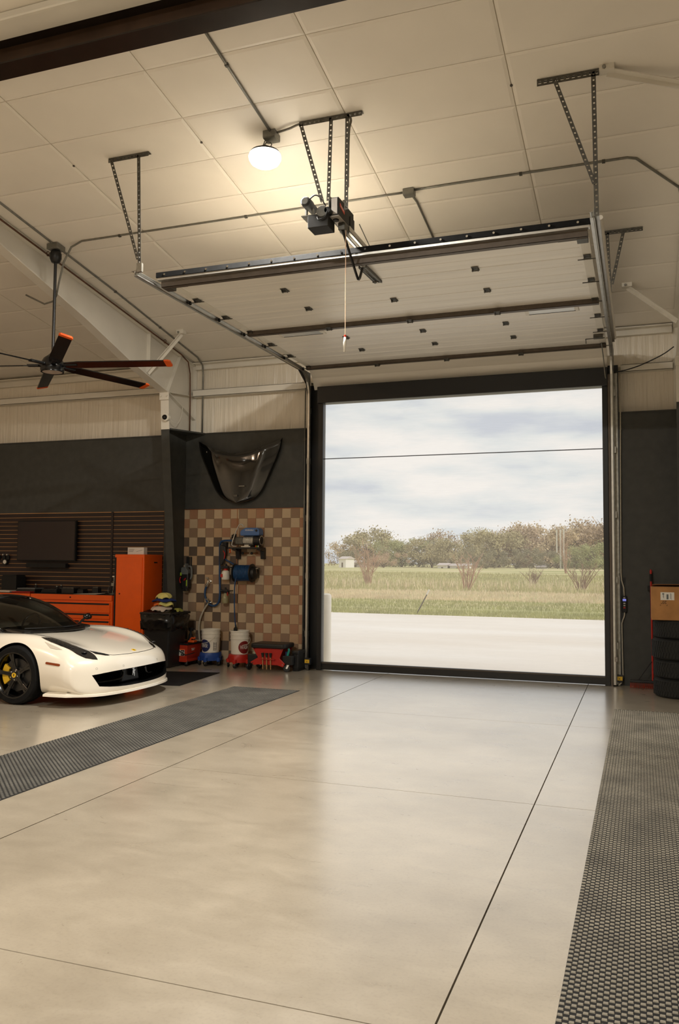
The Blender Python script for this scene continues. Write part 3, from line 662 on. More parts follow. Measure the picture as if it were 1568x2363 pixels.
# grass blades: green near the kerb, a dry straw band behind, mixed further on
mat('grass_green', (164,164,100), .8, var=.25, scale=.6); mat('grass_dry', (226,206,172), .85, var=.2, scale=.6); mat('grass_olive', (180,174,122), .85, var=.25, scale=.5)
def grass(name, y0, y1, n, h, m, lab, rnd, xr=.42):
    mb = MB()
    for _ in range(n):
        y = y0+(y1-y0)*rnd.random()**1.3; xc = -.26*y+.0; x = -.22*y+(rnd.random()-.5)*y*xr; z = gz(x, y); hh = h*(.4+rnd.random()); a = rnd.random()*3.14; w = .012*(y/27)
        dx, dy = math.cos(a)*w, math.sin(a)*w; lx, ly = (rnd.random()-.5)*hh*.6, (rnd.random()-.5)*hh*.6
        k = len(mb.v); mb.v += [Vector((x-dx,y-dy,z-.02)), Vector((x+dx,y+dy,z-.02)), Vector((x+lx,y+ly,z+hh))]; mb.f.append((k,k+1,k+2))
    o = part(name, mb, m); tag(o, lab, 'grass', kind='stuff'); return o
rnd = random.Random(3)
grass('verge_grass', 26.6, 34.5, 16000, .10, 'grass_green', 'short green grass along the edge of the apron', rnd)
grass('dry_grass', 35, 44, 13000, .14, 'grass_dry', 'pale dry grass band across the field', rnd)
grass('meadow_grass', 44, 100, 22000, .24, 'grass_olive', 'olive meadow grass in front of the trees', rnd)
grass('dead_stems', 46, 62, 1500, .5, 'grass_dry', 'scattered tall dead stems in the meadow', rnd)

# bollard and leaning marker pole
bo = thing('bollard', 'white rounded bollard outside the left edge of the door', 'bollard', (-4.935, 13.05, 0))
part('post', MB().lathe([(.088,-.02),(.088,1.09),(.08,1.12),(.055,1.14),(0,1.145)], 24, (-4.935,13.05,0)), 'white_plastic', bo, smooth='auto')
part('base_ring', MB().lathe([(.11,-.02),(.11,.02),(.088,.03)], 24, (-4.935,13.05,0)), 'white_plastic', bo, smooth='auto')
mp_ = thing('marker_pole', 'thin leaning marker pole with white tip at the grass edge', 'pole', (-7.1, 27.3, -.03))
part('rod', MB().cyl((-7.1,27.3,-.05), (-6.74,27.3,.62), .02, n=8), 'steel_brown', mp_)
part('tip', MB().cyl((-6.74,27.3,.62), (-6.66,27.3,.78), .028, n=8), 'white_plastic', mp_)

# bare shrubs
mat('twig', (186,150,124), .9, var=.15, scale=3); mat('twig_dark', (150,120,98), .9, var=.2, scale=3)
def shrub(x, y, h, n, lab, spread=.45, m='twig', seed=1):
    rnd = random.Random(seed); z = gz(x, y); t = thing('bare_shrub', lab, 'shrub', (x, y, z), group='bare shrubs in the field')
    st = MB(); tw = MB()
    for _ in range(n):
        a = rnd.random()*6.28; lean = spread*rnd.random()**.6; hh = h*(.6+.4*rnd.random())
        p = [(x+.12*math.cos(a), y+.12*math.sin(a), z-.05)]
        for k in (.35,.7,1): p.append((x+.12*math.cos(a)+math.cos(a)*lean*hh*k**1.3+rnd.uniform(-.06,.06)*h, y+math.sin(a)*lean*hh*k**1.3, z+hh*k))
        st.tube(p, [.032,.025,.016,.006], 5)
        for _ in range(9):
            k = rnd.uniform(.3,.95); i = min(2,int(k*3)); f = k*3-i; b = Vector(p[i]).lerp(Vector(p[i+1]), f)
            e = b+Vector((rnd.uniform(-.35,.35), rnd.uniform(-.35,.35), rnd.uniform(.15,.45)))*h*.5; tw.tube([b, e], [.012,.004], 4, caps=False)
    part('stems', st, m, t); part('twigs', tw, m, t, kind='stuff')
shrub(-16.9, 52.5, 3.0, 16, 'leafless shrub in the field at the left of the screen', seed=2)
shrub(-9.2, 46.5, 2.2, 14, 'leafless shrub near the middle of the screen view', seed=5, spread=.55)
shrub(-3.2, 48.3, 1.7, 14, 'leafless shrub in the field at the right of the screen', seed=9, m='twig_dark', spread=.7)
shrub(-9.9, 120, 6.0, 14, 'tall pale reeds-like shrub in front of the right trees', seed=11, spread=.3)
shrub(-7.2, 60, 1.3, 16, 'low brown shrub mid-field right of the middle', seed=14, m='twig_dark', spread=.9)

# trees: airy spring crowns on branching trunks
mat('bark', (112,94,78), .9, var=.2, scale=2)
FOL = {'olive': (176,164,122), 'tan': (198,176,140), 'green': (160,160,108), 'brown': (182,158,128), 'dark': (140,132,100)}
for k, c in FOL.items(): mat('leaf_'+k, c, .85, var=.22, scale=.5)
def tree(x, y, h, w, col, lab, seed, dense=1.0, low=.12):
    rnd = random.Random(seed); z = gz(x, y)-.1; t = thing('tree', lab, 'tree', (x, y, z), group='trees behind the field')
    tr_ = MB(); tr_.tube([(x,y,z),(x+.1*w*rnd.uniform(-1,1),y,z+h*.35),(x+.1*w*rnd.uniform(-1,1),y,z+h*.75)], [h*.028,h*.02,h*.006], 6)
    br = MB(); lf = MB()
    blobs = []
    for k in range(int(15*dense)+5):
        v = low+.85*rnd.random(); rad = w*.5*math.sin(min(1, max(.18, v))*math.pi*.86)**.7; a = rnd.random()*6.28; q = rad*rnd.random()**.5
        c = Vector((x+q*math.cos(a), y+q*math.sin(a), z+h*v*.9)); blobs.append((c, h*rnd.uniform(.12,.2)))
        br.tube([(x, y, z+h*.25*v), (x+(c.x-x)*.5, y+(c.y-y)*.5, z+(c.z-z)*.72), c], [h*.012,h*.008,h*.003], 4, caps=False)
        for _ in range(4):
            e = c+Vector((rnd.uniform(-1,1),rnd.uniform(-1,1),rnd.uniform(0,1.2)))*h*.16; br.tube([c, e], [h*.004,h*.0015], 3, caps=False)
    for c, r in blobs:
        for _ in range(int(210*dense)):
            d = Vector((rnd.gauss(0,1),rnd.gauss(0,1),rnd.gauss(0,.8)))*r*.55; p = c+d
            s = h*.021*rnd.uniform(.5,1.5); a = Vector((rnd.uniform(-1,1),rnd.uniform(-1,1),rnd.uniform(-1,1))).normalized()*s; b = a.orthogonal().normalized()*s*.7
            k = len(lf.v); lf.v += [p-a, p+b, p+a, p-b]; lf.f.append((k,k+1,k+2,k+3))
    part('trunk', tr_, 'bark', t); part('branches', br, 'bark', t); part('foliage', lf, 'leaf_'+col, t, kind='stuff')
# (x, y, height, width, colour, label)
def sx(px, y): return (px-1480)/2059*y*1.0     # plan position along the tree line
T = [(752,200,6.5,10,'tan','tan budding tree at the left edge of the screen view',.8),(812,205,9.2,11,'olive','tallest rounded olive tree at the left of the tree line',1.1),(856,210,6.6,10,'tan','lower tan tree right of the tallest left tree',1.1),
     (905,190,6.4,13,'green','low green tree above the grey bank',1.1),(950,195,6.4,13,'dark','dark low bush-like tree left of the bare one',1.2),(1012,205,8.6,9,'brown','nearly bare brown tree near the middle of the tree line',.45),(1052,210,7.2,8,'brown','nearly bare brown tree right of the middle one',.45),
     (985,180,6.2,12,'olive','low olive tree before the bare middle tree',1.1),(1040,180,6.0,12,'olive','low olive tree before the second bare tree',1.1),
     (1098,205,8.4,9,'olive','olive tree where the tree line rises',.9),(1136,215,9.6,9,'brown','thin brown tree standing above the right thicket',.5),(1150,190,8.0,12,'olive','broad olive tree left of the twin-topped brown one',1.3),(1200,200,9.0,12,'brown','broad brownish tree left of the twin posts',1.3),
     (1235,210,10.2,11,'tan','highest tan tree left of the twin posts',1.1),(1275,190,8.6,11,'tan','tan tree directly behind the twin posts',1.1),(1322,205,8.8,10,'olive','olive tree right of the twin posts',1.1),(1362,200,10.5,10,'tan','tall tan tree by the right rail of the screen',1.1),(1400,195,11.5,10,'brown','brown tree partly hidden by the right rail of the screen',1.0),
     (1335,165,4.2,8,'green','low green bush right of the twin posts',1.2),(1372,160,4.6,7,'green','low green bush by the right rail of the screen',1.2),(1120,165,4.0,10,'dark','dark undergrowth bush under the right thicket',1.2),(1195,165,3.8,10,'dark','dark undergrowth bush left of the twin posts',1.2),(775,165,3.4,8,'dark','dark undergrowth bush at the left of the tree line',1.2),(860,165,3.2,10,'brown','brown undergrowth bush behind the left shrub',1.1),(1290,170,3.6,8,'dark','dark undergrowth bush behind the twin posts',1.1)]
for i, (px_, y, h, w, c, lab, dn) in enumerate(T): tree(sx(px_, y), y, h*1.1, w*1.18, c, lab, 100+i, dn*1.1)

# twin sign posts, pale buildings and fence far behind the field
sp = thing('twin_posts', 'pair of tall thin white posts before the right trees', 'sign posts', (sx(1298,165), 165, .4))
xp = sx(1298,165)
for dx in (0, .62): part('post', MB().box((xp+dx-.14,164.9,.2),(xp+dx+.14,165.1,8.3)), 'white_plastic', sp)
part('side_panel', MB().box((xp-.80,164.9,3.9),(xp-.55,165.1,8.3)), 'white_plastic', sp)
mat('far_grey', (196,184,176), .8, var=.06); mat('far_white', (236,230,222), .8, var=.03)
def shed(px0, px1, y, h, lab, m='far_white'):
    x0, x1 = sx(px0,y), sx(px1,y); t = thing('far_building', lab, 'building', ((x0+x1)/2, y, .3))
    part('walls', MB().box((x0,y,.2),(x1,y+5,.4+h)), m, t)
    part('roof', MB().prism([(y-.3,.4+h),(y+5.3,.4+h),(y+2.5,.4+h+.5)], 'x', x0-.2, x1+.2), 'far_grey', t)
    n = max(1, int((x1-x0)/2.2))
    for k in range(n): part('window', MB().box((x0+(k+.4)*(x1-x0)/n,y-.03,.2+h*.3),(x0+(k+.6)*(x1-x0)/n,y,.3+h*.7)), 'bark', t)
shed(999, 1022, 168, .9, 'low white building under the trees near the middle', 'far_white')
shed(1030, 1072, 169, .8, 'longer low white building right of the middle', 'far_white')
shed(757, 803, 172, 1.3, 'pale grey low building under the left trees', 'far_grey')
shed(736, 755, 150, 2.0, 'small white building at the left edge of the screen view', 'far_white')
shed(1240, 1262, 168, .7, 'low white building left of the twin posts', 'far_white')
# ================================================================ floor mats
mat('mat_base', (8,8,8), .8, var=.2, scale=30); mat('mat_pad', (138,132,118), .72, var=.3, scale=3.0); mat('mat_pad_dark', (94,92,86), .72, var=.3, scale=3.0)
def pad_verts(x, y, w, l, h):
    t = .0022; l *= .86
    return ([(x-w,y-l,.002),(x+w,y-l,.002),(x+w,y+l,.002),(x-w,y+l,.002),(x-w+t,y-l+t,h),(x+w-t,y-l+t,h),(x+w-t,y+l-t,h),(x-w+t,y+l-t,h)],
            [(4,5,6,7),(0,1,5,4),(1,2,6,5),(2,3,7,6),(3,0,4,7)])
def floor_mat(x0, x1, y0, y1, lab, m, near=0, cw=.0222, cl=.0205):
    t = thing('grid_mat', lab, 'floor mat', ((x0+x1)/2, (y0+y1)/2, 0), group='ribbed drainage mats')
    part('base', MB().box((x0, y0, .0006), (x1, y1, .0025)), 'mat_base', t)
    nx_, ny_ = int((x1-x0)/cw), int((y1-y0)/cl); cells = []
    for j in range(ny_):
        for i in range(nx_):
            if (i+j) % 2 == 0: cells.append((y0+(j+.5)*cl, x0+(i+.5)*cw))
    ind = []
    if near:
        vis = [c for c in cells if c[0] > 3.2+(c[1]+.32)*.38 and c[1] < .08+(c[0]-3.2)*.04]
        vis.sort(); ind = vis[:near]; ss = set(ind); cells = [c for c in cells if c not in ss]
    mb = MB()
    for y, x in cells:
        v, f = pad_verts(x, y, cw*.5-.0006, cl*.5-.0006, .006); n = len(mb.v); mb.v += [Vector(p) for p in v]; mb.f += [tuple(a+n for a in q) for q in f]
    part('pads', mb, m, t, kind='stuff')
    if ind:
        v, f = pad_verts(0, 0, cw*.5-.0006, cl*.5-.0006, .006); pm = mesh('pad', MB().add(v, f), m); fixn(pm)
        for y, x in ind:
            o = bpy.data.objects.new('pad', pm); link(o); o.parent = t; o.location = Vector((x, y, 0))-t.location
    return t
floor_mat(-5.115, -4.17, 4.1, 10.1, 'black ribbed drainage mat on the floor before the white car', 'mat_pad_dark')
floor_mat(-.315, .63, 2.6, 10.2, 'grey ribbed drainage mat along the right edge of the floor', 'mat_pad', near=290)
bm_ = part('rubber_mat', MB().prism([(-6.72,9.72),(-5.80,9.86),(-5.93,11.23),(-6.85,11.02)], 'z', .001, .008), 'rubber'); tag(bm_, 'plain black rubber mat under the nose of the car', 'floor mat')

# ================================================================ tiled splash panel
def tilemat(name, c):
    m = mat(name, c, .55, var=.1, scale=3)
    t = m.node_tree; b = t.nodes['Principled BSDF']; N = t.nodes.new; l = t.links.new
    geo = N('ShaderNodeNewGeometry'); mp = N('ShaderNodeMapping'); mp.inputs['Rotation'].default_value = (0, R(45), 0)
    wv = N('ShaderNodeTexWave'); wv.inputs['Scale'].default_value = 38; wv.bands_direction = 'X'
    bp = N('ShaderNodeBump'); bp.inputs['Strength'].default_value = .5; bp.inputs['Distance'].default_value = .004
    l(geo.outputs['Position'], mp.inputs[0]); l(mp.outputs[0], wv.inputs['Vector']); l(wv.outputs['Fac'], bp.inputs['Height']); l(bp.outputs[0], b.inputs['Normal'])
for n_, c in (('tile_light', (192,168,136)), ('tile_light_b', (184,152,116)), ('tile_mid', (144,116,90)), ('tile_dark', (94,76,60)), ('tile_mid_b', (162,118,86))): tilemat(n_, c)  # warm lamplight on grey tiles is put into these brown tones
mat('tile_back', (196,176,146), .5, var=.05)
tp = thing('tile_panel', 'checkered ribbed tile splash panel on the wash wall', 'tile panel', (-6.05, YL, 0))
TX0, TX1, TZ = -7.17, OX0-.1, 2.508; TS = .1525
part('backing', MB().box((TX0, YL-.006, 0), (TX1, YL, TZ)), 'tile_back', tp)
tm = {}
rnd = random.Random(21)
for i in range(17):
    a = max(TX0, -7.2225+i*TS); b = min(TX1, -7.2225+(i+1)*TS)
    if b-a < .02: continue
    for j in range(17):
        z1 = TZ-j*TS; z0 = max(.002, z1-TS)
        if z1-z0 < .02: continue
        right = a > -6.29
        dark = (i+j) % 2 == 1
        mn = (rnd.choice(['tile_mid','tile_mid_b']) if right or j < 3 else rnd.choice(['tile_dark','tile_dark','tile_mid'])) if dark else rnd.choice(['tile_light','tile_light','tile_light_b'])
        key = (round(b-a,3), round(z1-z0,3), mn)
        if key not in tm:
            w_, h_ = b-a, z1-z0; mb = MB(); g = .0018
            mb.add([(g,0,.0007),(w_-g,0,.0007),(w_-g,0,h_-.0007),(g,0,h_-.0007),(g+.002,-.008,.002),(w_-g-.002,-.008,.002),(w_-g-.002,-.008,h_-.002),(g+.002,-.008,h_-.002)], [(4,5,6,7),(0,1,5,4),(1,2,6,5),(2,3,7,6),(3,0,4,7)])
            me = mesh('tile', mb, mn); fixn(me); tm[key] = me
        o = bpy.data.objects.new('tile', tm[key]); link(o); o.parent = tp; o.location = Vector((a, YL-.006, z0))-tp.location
mat('copper_trim', (150,96,60), .35, metal=.5, var=.1)
part('top_trim', MB().box((TX0, YL-.02, TZ), (TX1, YL, TZ+.008)), 'copper_trim', tp)
part('seam_strip', MB().box((-6.188, YL-.018, .6), (-6.178, YL-.005, TZ)), 'copper_trim', tp)
# thin conduit down the right side of the panel
conduit([(-4.995, YL-.05, 4.42), (-4.995, YL-.05, .27)], .010, 'thin upright conduit left of the door track', clips=[(-4.995, YL-.04, z) for z in (3.6, 2.6, 1.6, .6)])

# ================================================================ car bonnet hung as a trophy
def carbon():
    m = mat('carbon', (9,8,7), .12, var=.3, scale=2, coat=1.0)
carbon()
hd_ = thing('wall_bonnet', 'glossy black car bonnet mounted on the dark wall', 'car bonnet', (-6.14, 12.2, 2.6))
nu, nv = 28, 18; vs = []; fs = []
HW = [(0,.755),(.12,.735),(.29,.665),(.45,.585),(.6,.515),(.78,.425),(.88,.345),(.94,.26),(.98,.15),(1,.0)]
def interp(tb, v):
    for (a, p), (b, q) in zip(tb[:-1], tb[1:]):
        if v <= b: return p+(q-p)*(v-a)/(b-a)
    return tb[-1][1]
for j in range(nv+1):
    v = 1-(1-j/nv)**1.5
    hw = interp(HW, v)
    for i in range(nu+1):
        u = -1+2*i/nu
        zt = 3.64-.235*(1-abs(u)**1.7); zb = 2.60
        z = zt+(zb-zt)*v if True else 0
        z = zt+(zb-zt)*(v**.92)
        x = -6.14+u*hw
        bulge = .16*(1-abs(u)**2.6)*(1-.35*v)+.035*math.exp(-((abs(u)-.62)/.13)**2)*(1-v)
        y = 12.20-bulge*(.55+.45*math.sin(min(1,v*1.4+.25)*math.pi*.5))
        vs.append((x, y, z))
for j in range(nv):
    for i in range(nu): a = j*(nu+1)+i; fs.append((a, a+1, a+nu+2, a+nu+1))
part('shell', MB().add(vs, fs), 'carbon', hd_, smooth=True, solid=.012)
part('badge', MB().prism(rrect(-6.175, 2.70, -6.105, 2.73, .01), 'y', 12.06, 12.075), 'galv_dark', hd_)
part('nose_vent', MB().box((-6.06, 12.02, 2.86), (-5.96, 12.035, 2.868)), 'chrome', hd_)
for x in (-6.7, -5.6): part('standoff', MB().cyl((x, 12.12, 3.45), (x, YL, 3.45), .012, n=8), 'galv', hd_)

# ================================================================ security camera on the frame
sc_ = thing('security_camera', 'small white dome security camera on the left frame', 'camera', (-7.15, 11.56, 3.95))
part('base', MB().cyl((-7.13,11.59,3.95),(-7.13,11.52,3.95), .062, .06, 22), 'white_plastic', sc_, bevel=.006)
part('eye', MB().lathe([(.042,.0),(.04,-.02),(.03,-.038),(.015,-.046),(0,-.048)], 18, (-7.14,11.525,3.95), 'y'), mat('lens_black', (6,6,8), .06, var=0), sc_, smooth=True)
part('wire', MB().tube(smooth_pts([(-7.10,11.6,3.93),(-7.06,11.75,3.88),(-7.08,11.9,3.98),(-7.10,12.0,4.2)]), .004, 5), 'white_plastic', sc_)

# ================================================================ pressure washer on its shelf
def yW(d): return YL-.014-d
sh = thing('wall_shelf', 'small black steel wall shelf carrying the pressure washer', 'shelf', (-5.95, yW(0), 1.85))
part('board', MB().box((-6.23, yW(.24), 1.86), (-5.67, yW(0), 1.885)), 'black_metal', sh, bevel=.004)
for x in (-6.14, -5.70): part('bracket', MB().prism([(yW(0),1.70),(yW(0),1.86),(yW(.2),1.86),(yW(.2),1.84),(yW(.07),1.82),(yW(.05),1.70)], 'x', x-.035, x+.035), 'black_metal', sh)
pw = thing('pressure_washer', 'blue-topped pressure washer on the wall shelf', 'pressure washer', (-5.95, yW(.12), 1.885))
yc = yW(.13)
part('motor', MB().lathe([(.0,-.0),(.075,.0),(.08,.012),(.08,.2),(.06,.21)], 22, (-5.98,yc,1.995), 'x'), 'alu', pw, smooth='auto')
fc = part('fan_cover', MB().lathe([(.06,.0),(.088,.0),(.092,.02),(.092,.1),(.07,.112),(.0,.114)], 24, (-5.80,yc,1.995), 'x'), 'black_plastic', pw, smooth='auto')
part('cover_ring', MB().lathe([(.062,.0),(.076,.0),(.076,.006),(.062,.006)], 24, (-5.69,yc,1.995), 'x'), 'alu', fc)
for k in range(10): part('fin', MB().box((-5.965+k*.016, yc-.088, 1.95), (-5.959+k*.016, yc+.088, 2.04)), 'alu', pw)
part('pump_head', MB().box((-6.13, yc-.055, 1.93), (-5.99, yc+.055, 2.05)), 'galv_dark', pw, bevel=.012)
part('valve', MB().cyl((-6.20,yc,2.0),(-6.12,yc,2.0), .022, n=12).cyl((-6.16,yc,2.03),(-6.16,yc,2.10), .03, n=12), 'galv_dark', pw)
part('valve_knob', MB().cyl((-6.19,yc-.03,2.06),(-6.14,yc-.03,2.06), .028, n=12), 'black_plastic', pw)
mat('washer_blue', (70,104,156), .4, var=.05)
hb = part('top_housing', MB().prism([(-6.02,2.07),(-5.70,2.07),(-5.69,2.10),(-5.70,2.17),(-5.73,2.195),(-5.93,2.195),(-6.01,2.155),(-6.03,2.12)], 'y', yc-.085, yc+.085), 'washer_blue', pw, bevel=.012)
text('maker_name', 'KRÄNZLE', .034, (-5.86, yc-.0865, 2.155), (R(90),0,0), 'label_white', hb)
part('dial', MB().cyl((-5.735,yc-.085,2.15),(-5.735,yc-.1,2.15), .018, n=12), 'black_plastic', hb)
part('handle_bar', MB().tube(smooth_pts([(-5.97,yc-.07,2.21),(-5.99,yc-.08,2.245),(-6.04,yc-.09,2.24),(-6.10,yc-.09,2.12),(-6.16,yc-.09,1.96),(-6.155,yc-.09,1.91),(-6.08,yc-.09,1.90)]), .009, 8), 'alu', pw, smooth=True)
part('foot', MB().box((-6.0,yc-.09,1.885),(-5.84,yc+.08,1.905)).box((-5.96,yc-.06,1.9),(-5.88,yc+.06,1.925)), 'alu', pw)
for i, x in enumerate((-5.76,-5.735,-5.71)):
    n_ = tag(part('spray_nozzle', MB().cyl((x,yW(.19),1.885),(x,yW(.19),1.90),.008,n=8).cyl((x,yW(.19),1.90),(x,yW(.19),1.915),.005,n=8), ['orange','lime','white_plastic'][i]), ['tiny orange spray nozzle at the shelf end','tiny lime spray nozzle at the shelf end','tiny white spray nozzle at the shelf end'][i], 'nozzle', 'spray nozzles on the shelf')
for i, x in enumerate((-6.03, -5.87)):
    t = thing('lance_hook', ['left round wall hook under the washer shelf','right round wall hook under the washer shelf'][i], 'hook', (x, yW(.0), 1.79), group='wall hooks under the shelf')
    part('stem', MB().cyl((x+.06,yW(0),1.795),(x,yW(.09),1.79), .010, n=8), 'copper_trim', t); part('knob', MB().lathe([(.0,-.02),(.018,-.015),(.022,0),(.018,.015),(0,.02)], 12, (x,yW(.1),1.79), 'y'), 'black_plastic', t, smooth=True)

# ---- hoses
def hose(pts, r, m, lab, ends=()):
    t = thing('hose', lab, 'hose', pts[0])
    part('tube', MB().tube(smooth_pts(pts, 7), r, 10), m, t, smooth=True)
    for p, q in ends: part('coupling', MB().cyl(p, q, r*1.35, n=10), 'alu', t)
    return t
hose([(-6.17,yW(.11),1.99),(-6.28,yW(.10),1.995),(-6.41,yW(.08),1.985),(-6.455,yW(.07),1.93),(-6.46,yW(.06),1.75),(-6.462,yW(.05),1.4),(-6.455,yW(.05),1.12),(-6.48,yW(.05),.99),(-6.56,yW(.05),.935),(-6.66,yW(.05),.97),(-6.72,yW(.05),1.08),(-6.725,yW(.05),1.18),(-6.69,yW(.05),1.27)], .017, 'blue_hose', 'blue supply hose looping from the washer to the wall tap', ends=[((-6.2,yW(.11),1.99),(-6.15,yW(.115),1.99)), ((-6.70,yW(.05),1.25),(-6.675,yW(.06),1.30))])
hose([(-6.40,yW(.06),1.75),(-6.35,yW(.07),1.69),(-6.27,yW(.08),1.65),(-6.20,yW(.09),1.615),(-6.17,yW(.1),1.58)], .013, 'blue_hose', 'short blue hose from the spray gun to the reel')
hose([(-6.06,yW(.21),1.45),(-6.09,yW(.22),1.36),(-6.105,yW(.22),1.2),(-6.11,yW(.2),.9),(-6.105,yW(.16),.6),(-6.10,yW(.13),.45)], .010, 'blue_hose', 'blue hose hanging down from the reel into the wash bucket')
def tap(x, z, lab):
    t = thing('wall_tap', lab, 'tap', (x, yW(0), z), group='chrome wall taps')
    part('body', MB().cyl((x,yW(0),z),(x,yW(.08),z), .014, n=10).cyl((x,yW(.06),z),(x-.03,yW(.07),z-.05), .013, n=10), 'chrome', t)
    part('handle', MB().cyl((x,yW(.05),z+.015),(x-.02,yW(.06),z+.05), .008, n=8).cbox((x-.025,yW(.06),z+.055),(.05,.02,.022)), 'galv', t)
    part('flange', MB().cyl((x,yW(0),z),(x,yW(.006),z), .028, n=14), 'chrome', t)
tap(-6.66, 1.33, 'upper chrome wall tap with the blue hose'); tap(-6.655, .985, 'lower chrome wall tap with the pale hose')
mat('hose_pale', (186,178,160), .5, var=.1, scale=40)
hose([(-6.69,yW(.06),.94),(-6.73,yW(.07),.87),(-6.79,yW(.07),.74),(-6.82,yW(.06),.6),(-6.82,yW(.05),.45),(-6.80,yW(.05),.32)], .014, 'hose_pale', 'pale braided hose hanging from the lower tap', ends=[((-6.80,yW(.05),.34),(-6.798,yW(.05),.27)), ((-6.69,yW(.06),.94),(-6.72,yW(.065),.89))])

# ---- hose reel
hr = thing('hose_reel', 'black hose reel wound with blue hose on the wall', 'hose reel', (-5.98, yW(.12), 1.47)); yr = yW(.12)
for x in (-6.145, -5.845): part('flange', MB().lathe([(.0,-.012),(.135,-.012),(.148,-.006),(.148,.006),(.135,.012),(.0,.012)], 30, (x,yr,1.475), 'x'), 'black_plastic', hr, smooth='auto')
mb = MB()
for k in range(11): mb.lathe([(.118+.012*math.cos(a), .012*math.sin(a)) for a in [q*math.pi/4 for q in range(9)]], 28, (-6.118+k*.0245, yr, 1.475), 'x')
part('wound_hose', mb, 'blue_hose', hr, smooth=True)
part('drum', MB().cyl((-6.14,yr,1.475),(-5.85,yr,1.475), .105, n=24), 'matte_black', hr)
part('end_boss', MB().lathe([(.105,.0),(.10,.05),(.07,.065),(.0,.067)], 24, (-5.835,yr,1.475), 'x'), 'black_plastic', hr, smooth='auto')
part('mount', MB().box((-5.80,yr-.02,1.40),(-5.775,yW(0),1.56)).box((-5.835,yr-.02,1.54),(-5.72,yr+.03,1.56)).cyl((-6.2,yr,1.475),(-5.76,yr,1.475),.016,n=10), 'galv_dark', hr)
part('crank', MB().tube([(-5.77,yr-.01,1.475),(-5.755,yr-.06,1.545),(-5.72,yr-.065,1.55)], .008, 8), 'chrome', hr)

# ---- spray gun bundle, two foam bottles
sg = thing('spray_gun', 'black spray gun and coiled lead hanging at the hose bend', 'spray gun', (-6.40, yW(.07), 1.7))
part('body', MB().prism([(-6.44,1.93),(-6.34,1.90),(-6.33,1.80),(-6.36,1.69),(-6.40,1.60),(-6.44,1.60),(-6.45,1.75)], 'y', yW(.11), yW(.05)), 'black_plastic', sg, bevel=.012)
part('trigger', MB().tube(smooth_pts([(-6.37,yW(.12),1.83),(-6.34,yW(.12),1.78),(-6.35,yW(.12),1.70)]), .008, 6), 'red', sg)
part('lead_loop', MB().tube(smooth_pts([(-6.43,yW(.1),1.62),(-6.41,yW(.11),1.55),(-6.37,yW(.11),1.57),(-6.355,yW(.11),1.65),(-6.37,yW(.1),1.72)]), .006, 6), 'black_plastic', sg, smooth=True)
part('socket_box', MB().box((-6.44,yW(.07),1.86),(-6.34,yW(.0),1.97)), 'matte_black', sg, bevel=.006)
part('socket_face', MB().box((-6.43,yW(.075),1.885),(-6.41,yW(.07),1.95)), 'galv_dark', sg)
oh = thing('orange_clip', 'small orange wall clip beside the spray gun', 'clip', (-6.30, yW(0), 1.83)); part('hook', MB().cyl((-6.30,yW(0),1.81),(-6.30,yW(.03),1.81),.012,n=8).cyl((-6.30,yW(0),1.85),(-6.30,yW(.03),1.85),.012,n=8), 'orange_tip', oh); part('stem', MB().box((-6.304,yW(.02),1.80),(-6.296,yW(0),1.86)), 'orange_tip', oh)
mat('foam_clear', (176,168,128), .15, var=.05, trans=.35)
mat('foam_liquid', (150,160,40), .3, var=.08)
def foam(x, z, lab, kind):
    y = yW(.09); t = thing('foam_bottle', lab, 'bottle', (x, y, z), group='foam bottles on the wall')
    if kind == 'white':
        b = part('bottle', MB().lathe([(.0,0),(.058,0),(.066,.012),(.066,.105),(.055,.135),(.03,.15),(.03,.165)], 22, (x,y,z)), 'white_plastic', t, smooth='auto')
        part('label', MB().box((x-.058,y-.068,z+.04),(x-.02,y-.055,z+.09)), 'red', b); part('collar', MB().cyl((x,y,z+.15),(x,y,z+.175),.034,n=14), 'red', t)
    else:
        part('bottle', MB().lathe([(.0,0),(.046,0),(.054,.02),(.05,.09),(.036,.13),(.024,.16),(.024,.17)], 22, (x,y,z)), 'foam_clear', t, smooth='auto')
        part('liquid', MB().lathe([(.0,.003),(.044,.003),(.05,.02),(.048,.075),(.0,.075)], 20, (x,y,z)), 'foam_liquid', t); part('collar', MB().cyl((x,y,z+.16),(x,y,z+.18),.026,n=14), 'black_plastic', t)
        part('strap', MB().box((x+.035,y-.01,z+.12),(x+.045,y+.01,z+.2)), 'red', t)
    hz = z+.2
    part('head', MB().box((x-.05,y-.025,hz-.022),(x+.05,y+.025,hz+.02)), 'black_plastic', t, bevel=.01)
    part('lance', MB().cyl((x-.085,y,hz),(x-.045,y,hz),.022,.014,12).cyl((x+.04,y,hz),(x+.10,y,hz),.010,n=8), 'black_plastic', t)
    part('knob', MB().cyl((x+.005,y,hz+.018),(x+.005,y,hz+.055),.016,n=10), 'black_plastic', t)
    part('wall_peg', MB().cyl((x+.08,y,hz),(x+.09,yW(0),hz),.008,n=8), 'galv_dark', t)
foam(-6.335, 1.365, 'white foam bottle with red label on the tiles', 'white'); foam(-6.335, .985, 'clear foam bottle with lime liquid on the tiles', 'clear')

